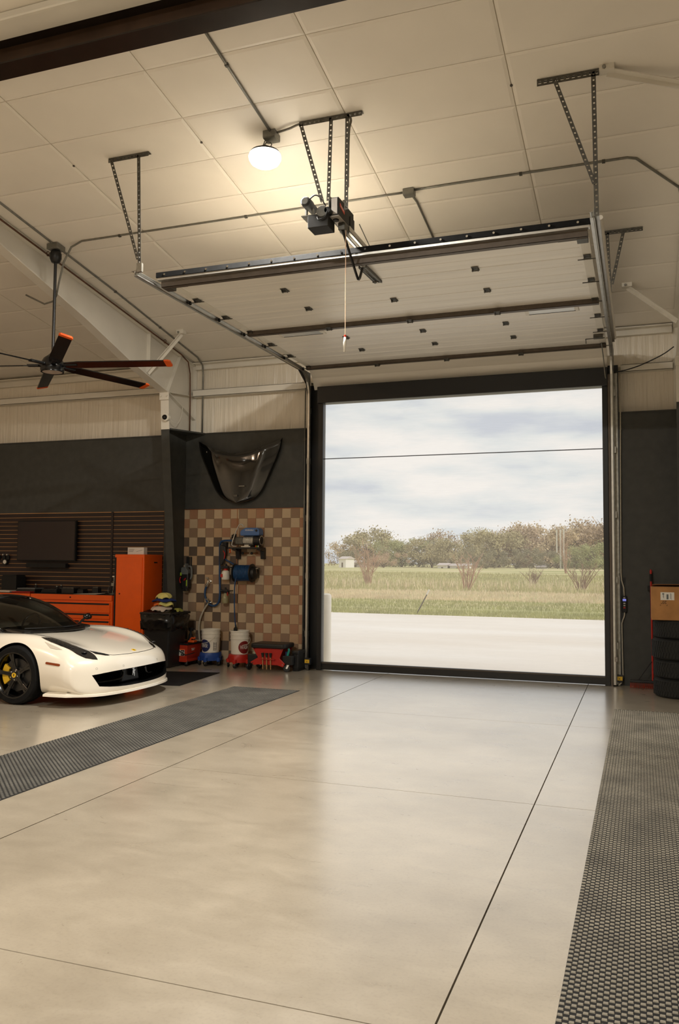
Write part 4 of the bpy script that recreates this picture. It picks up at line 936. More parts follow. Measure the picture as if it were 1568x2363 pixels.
# ---- cordless blower on a wall holder
bl = thing('cordless_blower', 'grey and black cordless blower hung at the panel edge', 'blower', (-7.06, yW(.08), 1.4)); y = yW(.1)
part('holder', MB().box((-7.10,yW(.03),1.55),(-7.045,yW(0),1.73)).box((-7.025,yW(.03),1.58),(-7.005,yW(0),1.73)), 'black_plastic', bl, bevel=.004)
part('motor_body', MB().prism(rrect(-7.12,1.20,-6.99,1.47,.035), 'y', y-.05, y+.06), 'black_plastic', bl, bevel=.014)
part('upper_shell', MB().prism([(-7.13,1.44),(-7.00,1.44),(-6.995,1.50),(-7.03,1.535),(-7.04,1.62),(-7.055,1.62),(-7.06,1.54),(-7.085,1.56),(-7.12,1.55)], 'y', y-.055, y+.05), 'grey_plastic', bl, bevel=.01)
part('handle', MB().tube(smooth_pts([(-7.02,y,1.57),(-6.975,y,1.57),(-6.955,y,1.52),(-6.955,y,1.42),(-6.97,y,1.36)]), .017, 8), 'grey_plastic', bl, smooth=True)
part('battery', MB().box((-7.08,y-.065,1.17),(-7.01,y+.04,1.24)), 'black_plastic', bl, bevel=.008)
part('stripe', MB().box((-7.135,y-.06,1.42),(-7.11,y-.04,1.47)), 'lime', bl); part('stripe', MB().box((-7.02,y-.062,1.25),(-7.006,y-.045,1.35)), 'lime', bl)
part('red_trim', MB().tube(smooth_pts([(-7.13,y-.05,1.40),(-7.145,y-.05,1.35),(-7.13,y-.05,1.30)]), .010, 6), 'red', bl); part('red_trim', MB().tube([(-7.06,y-.06,1.34),(-7.03,y-.06,1.38)], .011, 6), 'red', bl)

# ================================================================ trash bin, bag and rags
mat('bag', (10,10,10), .25, var=.3, scale=6, bump=.5, bscale=14)
bn = thing('trash_bin', 'tall black trash bin with bag before the column', 'trash bin', (-7.12, 11.62, 0))
part('body', MB().add([(-7.30,11.40,0),(-6.92,11.40,0),(-6.92,11.84,0),(-7.30,11.84,0),(-7.37,11.34,.84),(-6.86,11.34,.84),(-6.86,11.90,.84),(-7.37,11.90,.84)], [(0,3,2,1),(0,1,5,4),(1,2,6,5),(2,3,7,6),(3,0,4,7)]), 'black_plastic', bn, bevel=.03)
part('rim', MB().tube([(-7.38,11.33,.84),(-6.85,11.33,.84),(-6.85,11.91,.84),(-7.38,11.91,.84)], .02, 8, closed=True), 'black_plastic', bn)
nu, nv = 30, 9; vs = []; fs = []; rnd = random.Random(8)
for j in range(nv+1):
    v = j/nv
    for i in range(nu):
        a = 2*math.pi*i/nu; sq = 1/max(abs(math.cos(a)), abs(math.sin(a)))**.75
        rx = (.275+.03*math.sin(v*3.1))*(1 if v < .7 else (1-(v-.7)/.3*.55)); z = .58+v*.34-.05*(v > .85)*(v-.85)/.15
        k = 1+.07*rnd.uniform(-1,1)
        vs.append((-7.115+rx*sq*k*math.cos(a), 11.62+rx*1.08*sq*k*math.sin(a), z+.03*rnd.uniform(-1,1)))
for j in range(nv):
    for i in range(nu): fs.append((j*nu+i, j*nu+(i+1) % nu, (j+1)*nu+(i+1) % nu, (j+1)*nu+i))
fs.append(tuple(range(nv*nu, (nv+1)*nu)))
part('bag', MB().add(vs, fs), 'bag', bn, smooth=True)
mat('rag_yellow', (214,204,120), .9, var=.12, scale=14, bump=.2); mat('rag_blue', (24,40,98), .9, var=.15, scale=14, bump=.2); mat('rag_orange', (214,100,34), .9, var=.1, bump=.2); mat('rag_white', (206,190,176), .9, var=.08, scale=10, bump=.2); mat('rag_olive', (150,150,70), .9, var=.1, bump=.2)
def rag(c, rx, ry, rz, m, lab, seed, hang=0):
    rnd = random.Random(seed); nu, nv = 22, 8; vs = []; fs = []
    ph = [rnd.uniform(0,6.28) for _ in range(4)]
    for j in range(nv+1):
        v = j/nv
        for i in range(nu):
            a = 2*math.pi*i/nu; r = math.sin(v*math.pi*.5)
            k = 1+.16*math.sin(3*a+ph[0])+.12*math.sin(5*a+ph[1]); zz = math.cos(v*math.pi*.5)*rz+.25*rz*math.sin(4*a+ph[2])*r-(hang*max(0,-math.sin(a+ph[3]*.0+.3))*r**2)
            vs.append((c[0]+rx*r*k*math.cos(a), c[1]+ry*r*k*math.sin(a), c[2]+zz))
    for j in range(nv):
        for i in range(nu): fs.append((j*nu+i, j*nu+(i+1) % nu, (j+1)*nu+(i+1) % nu, (j+1)*nu+i))
    o = part('rag', MB().add(vs, fs), m, smooth=True, solid=.008); tag(o, lab, 'cloth', 'cleaning cloths on the bin'); return o
rag((-7.19,11.55,.90),.17,.16,.05,'rag_white','crumpled off-white cloth draped over the bin edge',1,hang=.16)
rag((-7.20,11.56,.955),.085,.09,.05,'rag_orange','small orange cloth on the bin',2)
rag((-7.10,11.60,.955),.12,.12,.07,'rag_yellow','lower yellow cloth under the blue one on the bin',3)
rag((-7.13,11.60,1.02),.17,.15,.05,'rag_blue','folded dark blue cloth on the bin',4)
rag((-7.13,11.60,1.065),.12,.11,.085,'rag_yellow','crumpled yellow cloth on top of the bin heap',5)
rag((-6.93,11.66,.86),.075,.10,.05,'rag_olive','small olive cloth at the right rim of the bin',6,hang=.06)

# ================================================================ casters
def caster(x, y, r, t, m='rubber', fork='chrome', a=0.0, h=None):
    """one swivel caster: wheel with fork and stem; its wheel stands on the floor"""
    d = Vector((math.cos(a), math.sin(a), 0)); s = Vector((-math.sin(a), math.cos(a), 0)); c = Vector((x, y, r)); w = r*.32
    wh = part('caster', MB().lathe([(0,-w),(r*.6,-w),(r*.9,-w*.9),(r,-w*.5),(r,w*.5),(r*.9,w*.9),(r*.6,w),(0,w)], 18, (0,0,0), 'y').xf(Matrix.Translation(c) @ Matrix.Rotation(a, 4, 'Z')), m, t, smooth='auto')
    h = h or r*2.4
    mb = MB()
    for sg in (-1, 1): mb.bar(c+s*sg*w*1.35, c+s*sg*w*1.35+d*r*.5+Vector((0,0,h-r)), .004, r*.5, tuple(d))
    mb.cbox(c+d*r*.5+Vector((0,0,h-r)), (r*.9, r*.9, .008)); part('fork', mb, fork, wh)
    return wh

# ---- red caddy bucket on wheels
mat('cart_red', (186,52,26), .42, var=.07)
ct = thing('caddy_cart', 'orange-red wheeled wash caddy with warning sticker beside the bin', 'caddy', (-6.86, 11.9, 0))
X0, X1, Y0, Y1 = -7.02, -6.765, 11.71, 12.16
part('tub', MB().add([(X0+.02,Y0+.02,.075),(X1-.02,Y0+.02,.075),(X1-.02,Y1-.02,.075),(X0+.02,Y1-.02,.075),(X0,Y0,.34),(X1,Y0,.34),(X1,Y1,.34),(X0,Y1,.34)], [(0,3,2,1),(0,1,5,4),(1,2,6,5),(2,3,7,6),(3,0,4,7)]), 'cart_red', ct, solid=.008, bevel=.01)
part('rim', MB().tube([(X0-.005,Y0-.005,.345),(X1+.005,Y0-.005,.345),(X1+.005,Y1+.005,.345),(X0-.005,Y1+.005,.345)], .014, 8, closed=True), 'black_plastic', ct)
part('base_skirt', MB().box((X0+.01,Y0+.01,.065),(X1-.01,Y1-.01,.105)), 'cart_red', ct, bevel=.008)
part('handle', MB().tube(smooth_pts([(X0+.07,Y0-.012,.32),(X0+.13,Y0-.02,.24),(X1-.02,Y0-.03,.19),(X1+.02,Y0+.02,.19),(X1+.02,Y0+.2,.2)]), .008, 6), 'black_plastic', ct, smooth=True)
st = part('sticker', MB().box((X0+.035,Y0+.0035-.006,.165),(X1-.045,Y0+.008-.006,.27)).xf(Matrix.Identity(4)), 'label_white', ct)
part('sticker_band', MB().box((X0+.035,Y0-.004,.257),(X1-.045,Y0-.0025,.27)), 'orange', st)
part('sticker_pictogram', MB().box((X1-.11,Y0-.004,.168),(X1-.05,Y0-.0025,.254)), 'print_black', st)
part('sticker_ring', MB().lathe([(.020,.0),(.026,.0),(.026,.001),(.020,.001)], 20, (X1-.08,Y0-.0056,.212), 'y').bar((X1-.097,Y0-.0055,.229),(X1-.063,Y0-.0055,.195),.005,.001,(0,1,0)), 'label_white', st)
for k in range(4): part('sticker_line', MB().box((X0+.045,Y0-.004,.18+k*.017),(X1-.125,Y0-.0025,.184+k*.017)), 'galv_dark', st)
part('side_mark', MB().box((X1-.004,Y0+.14,.262),(X1+.0035,Y0+.24,.272)).box((X1-.004,Y0+.15,.24),(X1+.003,Y0+.22,.252)), 'label_white', ct)
for x in (X0+.03, X1-.03):
    for y in (Y0+.03, Y1-.04): caster(x, y, .034, ct, fork='galv_dark', a=.4)
og = thing('orange_brush', 'orange scrub brush lying on the wheeled caddy', 'brush', (-6.80, 12.0, .35)); 
part('head', MB().box((-6.87,11.90,.355),(-6.76,12.02,.39)), 'orange_tip', og, bevel=.012); part('grip', MB().tube(smooth_pts([(-6.86,11.96,.39),(-6.83,11.96,.425),(-6.79,11.96,.42),(-6.765,11.96,.435)]), .014, 8), 'orange_tip', og, smooth=True)
ss_ = thing('sprayer', 'black spray bottle standing in the wheeled caddy', 'spray bottle', (-6.90, 12.05, .1))
part('bottle', MB().lathe([(0,.0),(.04,0),(.042,.3),(.03,.37),(.016,.40),(.016,.44)], 16, (-6.90,12.05,.1)), 'matte_black', ss_, smooth='auto'); part('trigger_head', MB().box((-6.93,12.03,.53),(-6.86,12.07,.58)).cyl((-6.86,12.05,.565),(-6.83,12.05,.565),.008), 'matte_black', ss_)

# ---- buckets on dollies
mat('rinse_blue', (22,34,84), .5, var=.05); mat('wash_red', (120,24,22), .5, var=.05)
def bucket(cx_, cy_, name, colr, dollym, lab, dlab, turn, word):
    d = thing('bucket_dolly', dlab, 'dolly', (cx_, cy_, 0), group='bucket dollies')
    ring = []
    n = 40
    def rad(a): return .165+.03*max(0, math.cos(5*a))**4
    prof = [(.055,.0),(.12,.0),(.2,-.012),(.21,-.03)]
    vs = []; fs = []
    for (z, off) in ((.085,.0),(.13,.002),(.165,-.012),(.205,-.022)):
        for k in range(n): a = 2*math.pi*k/n; r = rad(a+.3)+off if z < .15 else (.172+off+.018); vs.append((cx_+r*math.cos(a), cy_+r*math.sin(a), z))
    for j in range(3):
        for k in range(n): fs.append((j*n+k, j*n+(k+1) % n, (j+1)*n+(k+1) % n, (j+1)*n+k))
    fs.append(tuple(range(n))); fs.append(tuple(range(3*n, 4*n)))
    part('ring', MB().add(vs, fs), dollym, d, smooth='auto')
    for k in range(5):
        a = 2*math.pi*k/5-.3; x, y = cx_+.175*math.cos(a), cy_+.175*math.sin(a)
        part('leg_housing', MB().cyl((x,y,.07),(x,y,.13),.03,.036,14), dollym, d); caster(x, y, .034, d, m='matte_black', fork='galv', a=a+1.3, h=.075)
    b = thing('bucket', lab, 'bucket', (cx_, cy_, .2), group='white wash buckets'); z0 = .205
    H = .37
    part('pail', MB().lathe([(.0,0),(.128,0),(.135,.008),(.144,H*.63),(.150,H*.64),(.150,H*.665),(.1455,H*.67),(.146,H*.79),(.152,H*.80),(.152,H*.825),(.147,H*.83),(.148,H*.94),(.155,H*.95),(.155,H),(.145,H),(.143,H*.9),(.128,.02),(.0,.015)], 36, (cx_,cy_,z0)), 'white_plastic', b, smooth='auto')
    part('handle', MB().tube(smooth_pts([(cx_+.149*math.cos(turn+1.25),cy_+.149*math.sin(turn+1.25),z0+H*.74),(cx_+.162*math.cos(turn+.95),cy_+.162*math.sin(turn+.95),z0+H*.60),(cx_+.165*math.cos(turn+.4),cy_+.165*math.sin(turn+.4),z0+H*.46),(cx_+.163*math.cos(turn-.3),cy_+.163*math.sin(turn-.3),z0+H*.40)]), .0035, 5), 'white_plastic', b)
    # printed round emblem that follows the curved side
    def onside(u, v, off): a = turn+u/.14; r = .1348+.0094*(v/(H*.63))+off; return (cx_+r*math.cos(a), cy_+r*math.sin(a), z0+v)
    mb = MB(); rings = 5; seg = 30; cvz = .115; er = .098
    vs = [onside(0, cvz, .0035)]; fs = []
    for q in range(1, rings+1):
        for k in range(seg): a = 2*math.pi*k/seg; vs.append(onside(er*q/rings*math.cos(a), cvz+er*q/rings*math.sin(a), .0035))
    for k in range(seg): fs.append((0, 1+k, 1+(k+1) % seg))
    for q in range(rings-1):
        for k in range(seg): fs.append((1+q*seg+k, 1+(q+1)*seg+k, 1+(q+1)*seg+(k+1) % seg, 1+q*seg+(k+1) % seg))
    em = part('emblem', mb.add(vs, fs), colr, b, smooth=True)
    tx = text('emblem_word', word, .062, (0,0,0), (0,0,0), 'label_white', None)
    for v in tx.data.vertices:
        p = onside(v.co.x*.78, cvz-.002+v.co.y*1.35, .0052+v.co.z); v.co = Vector(p)-Vector((cx_,cy_,.2))
    tx.parent = em; tx.location = (0,0,0)
    return b, onside
b1, os1 = bucket(-6.52, 12.03, 'RINSE', 'rinse_blue', 'blue', 'white bucket with blue RINSE emblem', 'blue five-wheel dolly under the rinse bucket', R(-106), 'RINSE')
mb = MB()
for k in range(5): mb.add([os1(.155,.045+k*.026,.002), os1(.20,.045+k*.026,.002), os1(.20,.052+k*.026,.002), os1(.155,.052+k*.026,.002)], [(0,1,2,3)])
mb.add([os1(.150,.04,.0018), os1(.155,.04,.0018), os1(.155,.17,.0018), os1(.150,.17,.0018)], [(0,1,2,3)]).add([os1(.20,.04,.0018), os1(.205,.04,.0018), os1(.205,.17,.0018), os1(.20,.17,.0018)], [(0,1,2,3)])
part('warning_print', mb, 'print_black', b1)
b2, os2 = bucket(-5.98, 11.98, 'WASH', 'wash_red', 'red', 'white bucket with dark red WASH emblem', 'red five-wheel dolly under the wash bucket', R(-32), 'WASH')
wb = thing('bucket_brush', 'black brush handle standing in the wash bucket', 'brush', (-6.07, 12.0, .5)); part('grip', MB().prism([(-6.10,.4),(-6.04,.4),(-6.04,.59),(-6.055,.63),(-6.062,.665),(-6.072,.63),(-6.10,.60)], 'y', 11.99, 12.02), 'matte_black', wb, bevel=.006)

# ---- rolling detailing seat
cs = thing('rolling_seat', 'red and black rolling detailing seat by the door', 'rolling seat', (-5.36, 11.9, 0)); SX = -5.36
part('cushion', MB().prism(rrect(SX-.285, 11.66, SX+.285, 12.08, .05), 'z', .345, .415), 'black_plastic', cs, bevel=.02, seg=3)
part('front_panel', MB().prism([(SX-.26,.345),(SX+.25,.345),(SX+.19,.20),(SX+.28,.12),(SX+.245,.07),(SX+.16,.095),(SX-.16,.095),(SX-.24,.085),(SX-.30,.125),(SX-.17,.20)], 'y', 11.70, 11.715), 'red', cs, bevel=.004)
part('rear_panel', MB().prism([(SX-.26,.345),(SX+.26,.345),(SX+.19,.2),(SX+.28,.12),(SX-.30,.125),(SX-.17,.2)], 'y', 12.02, 12.035), 'red', cs)
part('tool_ledge', MB().box((SX-.12,11.66,.175),(SX+.12,11.70,.187)), 'red', cs, bevel=.004)
part('tray', MB().box((SX-.36,11.73,.10),(SX-.20,12.03,.24)), 'black_plastic', cs, bevel=.01); part('tray', MB().box((SX+.22,11.73,.10),(SX+.38,12.03,.24)), 'black_plastic', cs, bevel=.01)
part('crossbar', MB().box((SX-.32,11.76,.085),(SX+.32,11.80,.11)).box((SX-.32,11.96,.085),(SX+.32,12.0,.11)), 'black_metal', cs)
for x, z in ((SX-.225,.33),(SX+.215,.33),(SX-.255,.115),(SX+.24,.105)): part('bolt', MB().cyl((x,11.695,z),(x,11.703,z),.009,n=8), 'chrome', cs)
for x, y, a in ((SX-.34,11.75,1.2),(SX+.30,11.72,.25),(SX+.36,12.0,.8),(SX-.28,12.0,.6)): caster(x, y, .052, cs, m='black_plastic', fork='chrome', a=a, h=.105)
for i, dx in enumerate((-.075,-.01,.055)):
    t = thing('detail_brush', ['left wooden detailing brush on the red seat ledge','middle wooden detailing brush on the red seat ledge','right wooden detailing brush on the red seat ledge'][i], 'brush', (SX+dx, 11.68, .03), group='wooden brushes on the seat')
    part('handle', MB().cyl((SX+dx,11.68,.03),(SX+dx-.005,11.68,.21),.008,.010,8), 'wood', t); part('bristles', MB().cyl((SX+dx-.005,11.68,.21),(SX+dx-.01,11.68,.275),.014,.024,10), mat('bristle', (52,44,36), .9, var=.2, bump=.3), t)
tb = thing('teal_brush', 'teal-handled brush stuck in the seat side tray', 'brush', (SX+.30, 11.78, .2)); part('grip', MB().tube(smooth_pts([(SX+.285,11.77,.2),(SX+.30,11.77,.27),(SX+.315,11.77,.32),(SX+.305,11.77,.345)]), .018, 8), 'teal', tb, smooth=True); part('bristles', MB().box((SX+.26,11.76,.2),(SX+.285,11.78,.3)), 'rinse_blue', tb)
bt = thing('small_bottle', 'small pale bottle in the left tray of the rolling seat', 'bottle', (SX-.29, 11.85, .14)); part('body', MB().lathe([(0,0),(.04,0),(.045,.08),(.03,.14),(.015,.16),(.015,.18)], 14, (SX-.29,11.85,.14)), mat('bottle_pale', (156,156,130), .4, var=.05), bt, smooth='auto'); part('cap', MB().cyl((SX-.29,11.85,.32),(SX-.30,11.82,.35),.02,n=10), 'black_plastic', bt)
bx_ = thing('equipment_case', 'low black equipment case between seat and door track', 'case', (-4.98, 12.0, 0)); part('case', MB().box((-5.02,11.85,.03),(-4.93,12.12,.30)), 'black_plastic', bx_, bevel=.012); part('lid', MB().box((-5.03,11.84,.255),(-4.92,12.13,.31)), 'black_plastic', bx_, bevel=.012); part('foot', MB().box((-5.02,11.86,0),(-4.93,12.11,.03)), 'black_plastic', bx_)
# photo-eyes beside the tracks
def eye(x, y, z, lab):
    t = thing('door_sensor', lab, 'sensor', (x, y, 0), group='door safety sensors')
    part('body', MB().box((x-.045,y-.02,z-.05),(x+.045,y+.06,z+.05)), 'black_plastic', t, bevel=.006); part('yellow_label', MB().box((x-.038,y-.0225,z-.022),(x+.038,y-.0195,z+.03)), 'yellow', t); part('mark', MB().prism([(x-.008,z-.008),(x+.008,z-.008),(x,z+.012)], 'y', y-.024, y-.0222), 'print_black', t)
    part('stand', MB().box((x-.012,y+.0,0),(x+.012,y+.04,z-.05)), 'galv_dark', t)
eye(-4.835, 12.0, .14, 'door sensor with yellow label at the foot of the left track'); eye(-.305, 12.18, .10, 'door sensor with yellow label at the foot of the right track')
# ================================================================ white sports car, nose towards the door bay
CO = Vector((-6.79, 8.80, 0))                  # front axle centre on the floor; the car points along +X, its right side faces -Y
mat('car_white', (238,230,214), .22, var=.015, scale=2, coat=1.0)
mat('car_black', (8,8,8), .35, var=.1)
mat('car_gloss_black', (6,6,6), .1, var=.1, coat=.6)
car = thing('sports_car', 'white low sports car with black wheels parked by the chests', 'car', CO)
def C_(x, y, z): return Vector((x, -y, z))     # car coordinates: x forward, y to the car's right
def nosex(y):
    T_ = [(0,1.105),(.2,1.10),(.35,1.085),(.56,1.045),(.72,.985),(.86,.86),(.93,.69),(.97,.48)]
    return interp(T_, y)
# stations: (x shift or x, [12 ring points (dx, y, z)])
def ring(x, zt, ys, side, zb, yb=None, low=None, nose=False, dxs=None):
    """zt: heights of five top points at ys; side: two (y,z); zb: bottom height"""
    pts = []
    for k in range(5): pts.append((ys[k], zt[k]))
    pts += side
    yb = yb or [min(ys[4], .88), .72, .56, .35, 0]
    for q in yb: pts.append((q, zb))
    out = []
    for i, (y, z) in enumerate(pts):
        xx = x
        if nose: xx = nosex(y)+nose+(dxs[i] if dxs else 0)
        out.append(C_(xx, y, z))
    return out
Y5 = [0, .35, .56, .72, .86]
S = [
 ring(0, [.455,.45,.44,.43,.43], Y5, [(.915,.42),(.925,.24)], .135, nose=-.001, dxs=[0,0,0,0,0,.06,.09,.03,.03,.03,.03,.03]),
 ring(0, [.545,.545,.535,.525,.505], Y5, [(.93,.46),(.945,.25)], .13, nose=-.055, dxs=[0,0,0,0,0,.12,.19,.01,0,0,0,0]),
 ring(0, [.585,.588,.578,.575,.555], Y5, [(.942,.49),(.958,.26)], .13, nose=-.15, dxs=[0,0,0,0,.02,.235,.295,.06,0,0,0,0]),
 ring(.66, [.668,.665,.650,.692,.655], [0,.34,.545,.715,.85], [(.95,.53),(.975,.27)], .13),
 ring(.40, [.725,.72,.70,.770,.735], [0,.35,.56,.73,.86], [(.955,.57),(.97,.30)], .13),
 ring(.08, [.775,.768,.745,.815,.775], [0,.38,.60,.745,.875], [(.965,.60),(.965,.32)], .13),
 ring(-.30, [.80,.79,.77,.80,.76], [0,.40,.62,.75,.875], [(.955,.58),(.95,.30)], .13),
 ring(-.75, [.80,.80,.79,.785,.745], [0,.40,.64,.78,.885], [(.94,.55),(.935,.26)], .12),
 ring(-1.45, [.80,.80,.80,.80,.755], [0,.40,.66,.82,.90], [(.925,.52),(.945,.22)], .12),
 ring(-2.15, [.85,.85,.85,.865,.82], [0,.40,.64,.80,.91], [(.965,.60),(.96,.25)], .12),
 ring(-2.68, [.92,.92,.90,.905,.85], [0,.40,.62,.78,.90], [(.968,.64),(.965,.3)], .14),
 ring(-3.18, [.93,.925,.90,.885,.83], [0,.40,.60,.75,.86], [(.93,.64),(.92,.32)], .18),
 ring(-3.40, [.90,.895,.88,.86,.80], [0,.38,.58,.71,.81], [(.87,.62),(.86,.36)], .26),
 ring(-3.46, [.84,.835,.825,.81,.76], [0,.36,.55,.68,.77], [(.82,.60),(.81,.40)], .32),
]
vs = []; fs = []; n = 12
for st in S: vs += st
for p in list(vs): pass
half = len(vs)
# mirrored half, sharing the centre columns (k = 0 and k = 11)
mi = {}
for i, st in enumerate(S):
    for k in range(n):
        if k in (0, 11): mi[(i,k)] = i*n+k
        else: mi[(i,k)] = len(vs); p = st[k]; vs.append(Vector((p.x, -p.y, p.z)))
for i in range(len(S)-1):
    for k in range(n-1):
        fs.append((i*n+k, i*n+k+1, (i+1)*n+k+1, (i+1)*n+k))
        fs.append((mi[(i,k)], mi[(i+1,k)], mi[(i+1,k+1)], mi[(i,k+1)]))
def cap(i, bulge, flip):
    mid = {}
    for sd in (0, 1):
        for k in range(5):
            a = i*n+k if sd == 0 else mi[(i,k)]; b = i*n+11-k if sd == 0 else mi[(i,11-k)]
            if k == 0 and sd == 1: mid[(1,0)] = mid[(0,0)]; continue
            m_ = vs[a]*.5+vs[b]*.5+Vector((bulge,0,0)); mid[(sd,k)] = len(vs); vs.append(m_)
    for sd in (0, 1):
        I = (lambda k: i*n+k) if sd == 0 else (lambda k: mi[(i,k)])
        for k in range(4):
            fs.append((I(k), mid[(sd,k)], mid[(sd,k+1)], I(k+1))); fs.append((mid[(sd,k)], I(11-k), I(10-k), mid[(sd,k+1)]))
        fs.append((I(4), mid[(sd,4)], I(6), I(5))); fs.append((mid[(sd,4)], I(7), I(6)))
cap(0, .0, 0); cap(len(S)-1, -.01, 1)
body0 = mesh('body', MB().add(vs, fs), 'car_white', smooth=True); fixn(body0)
tmp = bpy.data.objects.new('body_tmp', body0); link(tmp)
md = tmp.modifiers.new('s', 'SUBSURF'); md.levels = 3; md.render_levels = 3
def cutter(mb, m='car_black'):
    me = mesh('cut', mb, m); fixn(me); o = bpy.data.objects.new('cut', me); link(o); return o
cuts = []
for xw in (0.0, -2.65):
    for sd in (1, -1):
        r_ = .368 if xw == 0 else .378
        cuts.append(cutter(MB().cyl(C_(xw, sd*.66, .335), C_(xw, sd*1.2, .335), r_, n=56)))
# main grille opening: wide smile, and the strip behind it
g = []
for k in range(13):
    y = -.775+1.55*k/12; g.append((y, .392-.03*(abs(y)/.775)**4))
for k in range(13):
    y = .71-1.42*k/12; g.append((y, .196+.035*(abs(y)/.71)**3))
gp_ = [(-a, b) for a, b in g]
cuts.append(cutter(MB().prism(gp_, 'x', .55, 1.4)))
for c in cuts:
    b_ = tmp.modifiers.new('b', 'BOOLEAN'); b_.operation = 'DIFFERENCE'; b_.object = c; b_.solver = 'EXACT'
    try: b_.material_mode = 'TRANSFER'
    except Exception: pass
dg = bpy.context.evaluated_depsgraph_get(); bm_me = bpy.data.meshes.new_from_object(tmp.evaluated_get(dg)); bm_me.name = 'body'
bvh_m = bmesh.new(); bvh_m.from_mesh(bm_me); BV = BVHTree.FromBMesh(bvh_m)
for c in cuts: bpy.data.objects.remove(c, do_unlink=True)
bpy.data.objects.remove(tmp, do_unlink=True)
body = bpy.data.objects.new('body', bm_me); link(body); body.parent = car
# sharp edges at the cuts
es = body.modifiers.new('split', 'EDGE_SPLIT'); es.split_angle = R(50)

def down(x, y):
    h = BV.ray_cast(Vector((x, -y, 2)), Vector((0,0,-1))); return h[0], h[1]
def back(y, z):
    h = BV.ray_cast(Vector((3, -y, z)), Vector((-1,0,0))); return h[0], h[1]
def sidein(x, z, sd=1):
    h = BV.ray_cast(Vector((x, -sd*2, z)), Vector((0, sd, 0))); return h[0], h[1]
def cpart(nm, mb, m, par=None, **kw):
    o = part(nm, mb, m, par or car, local=True, **kw); return o
def seam(fn, pts, r=.0035, nm='panel_gap', m='car_black', n_=8):
    P = []
    for p in smooth_pts([(a, b, 0) for a, b in pts], n_):
        h, nn = fn(p.x, p.y)
        if h: P.append(h+nn*.0005)
    return cpart(nm, MB().tube(P, r, 6), m, body)
def patch(fn, poly, m, nm, off=.003, res=.018, par=None, sd=0):
    """a thin shell laid on the body inside polygon poly (2-D)"""
    us = [p[0] for p in poly]; vs_ = [p[1] for p in poly]
    def inside(u, v):
        c = False; n = len(poly)
        for i in range(n):
            (x1,y1),(x2,y2) = poly[i], poly[(i+1) % n]
            if (y1 > v) != (y2 > v) and u < (x2-x1)*(v-y1)/(y2-y1)+x1: c = not c
        return c
    bm2 = bmesh.new(); V = [bm2.verts.new((u, v, 0)) for u, v in poly]; f = bm2.faces.new(V)
    bmesh.ops.triangulate(bm2, faces=[f]); 
    for _ in range(4): 
        ed = [e for e in bm2.edges if e.calc_length() > res]
        if not ed: break
        bmesh.ops.subdivide_edges(bm2, edges=ed, cuts=1); bmesh.ops.triangulate(bm2, faces=[q for q in bm2.faces if len(q.verts) > 3])
    mb = MB(); idx = {}
    for v in bm2.verts:
        h, nn = fn(v.co.x, v.co.y)
        if h is None: continue
        idx[v.index if v.index >= 0 else id(v)] = 0
    bm2.verts.index_update(); pts = {}
    for v in bm2.verts:
        h, nn = fn(v.co.x, v.co.y); pts[v.index] = (h+nn*off) if h is not None else None
    mp2 = {}
    for i, p in pts.items():
        if p is not None: mp2[i] = len(mb.v); mb.v.append(p)
    for q in bm2.faces:
        ii = [v.index for v in q.verts]
        if all(i in mp2 for i in ii): mb.f.append(tuple(mp2[i] for i in ii))
    bm2.free()
    return cpart(nm, mb, m, par or body, smooth=True)
# --- bonnet shut lines, headlights, vents on both sides
mat('lamp_glass', (26,26,27), .08, var=.2, scale=20, coat=1.0)
mat('lamp_dots', (70,70,70), .25, metal=.6, var=.4, scale=60)
for sd in (1, -1):
    seam(down, [(-.22,.68*sd),(.05,.70*sd),(.22,.745*sd),(.36,.745*sd),(.5,.73*sd),(.62,.705*sd),(.74,.635*sd),(.85,.565*sd),(.955,.46*sd),(.99,.36*sd),(1.015,.18*sd),(1.022,0)])
    hl = [(.25,.805),(.36,.762),(.5,.748),(.62,.727),(.72,.672),(.79,.635),(.87,.642),(.935,.668),(.90,.712),(.84,.762),(.74,.80),(.62,.825),(.55,.835),(.42,.835),(.33,.825)]
    h = patch(down, [(a, b*sd) for a, b in hl], 'lamp_glass', 'headlight', .004)
    for k in range(7):
        x = .34+k*.055; c, nn = down(x, (.795-.004*k)*sd)
        if c: cpart('led', MB().cyl(c+nn*.003, c+nn*.008, .011, n=8), 'lamp_dots', h)
    c, nn = down(.78, .715*sd)
    if c: cpart('projector', MB().lathe([(.0,.012),(.02,.01),(.034,.004),(.036,.0)], 16, c+nn*.004), 'lamp_dots', h, smooth=True)
    patch(down, [(a, b*sd) for a, b in [(.78,.622),(.86,.612),(.94,.53),(.965,.478),(.90,.505),(.82,.567)]], 'car_black', 'brake_vent', .003)
    patch(down, [(a, b*sd) for a, b in [(.34,.852),(.45,.858),(.60,.862),(.53,.882),(.45,.888)]], mat('car_shadow_white', (196,186,170), .3, var=.02, coat=.5), 'scoop_shade', .003)  # scoop's shade painted as a darker white patch on the fender
    patch(lambda x, z, q=sd: sidein(x, z, q), [(.455,.482),(.62,.466),(.635,.472),(.635,.486),(.62,.492),(.455,.508),(.443,.502),(.443,.488)], mat('marker_amber', (130,58,26), .2, var=.05), 'side_marker', .004)
    seam(lambda x, z, q=sd: sidein(x, z, q), [(-.47,.74),(-.50,.6),(-.52,.4),(-.50,.22)])
    seam(lambda x, z, q=sd: sidein(x, z, q), [(-1.62,.74),(-1.72,.6),(-1.74,.4),(-1.66,.22)])
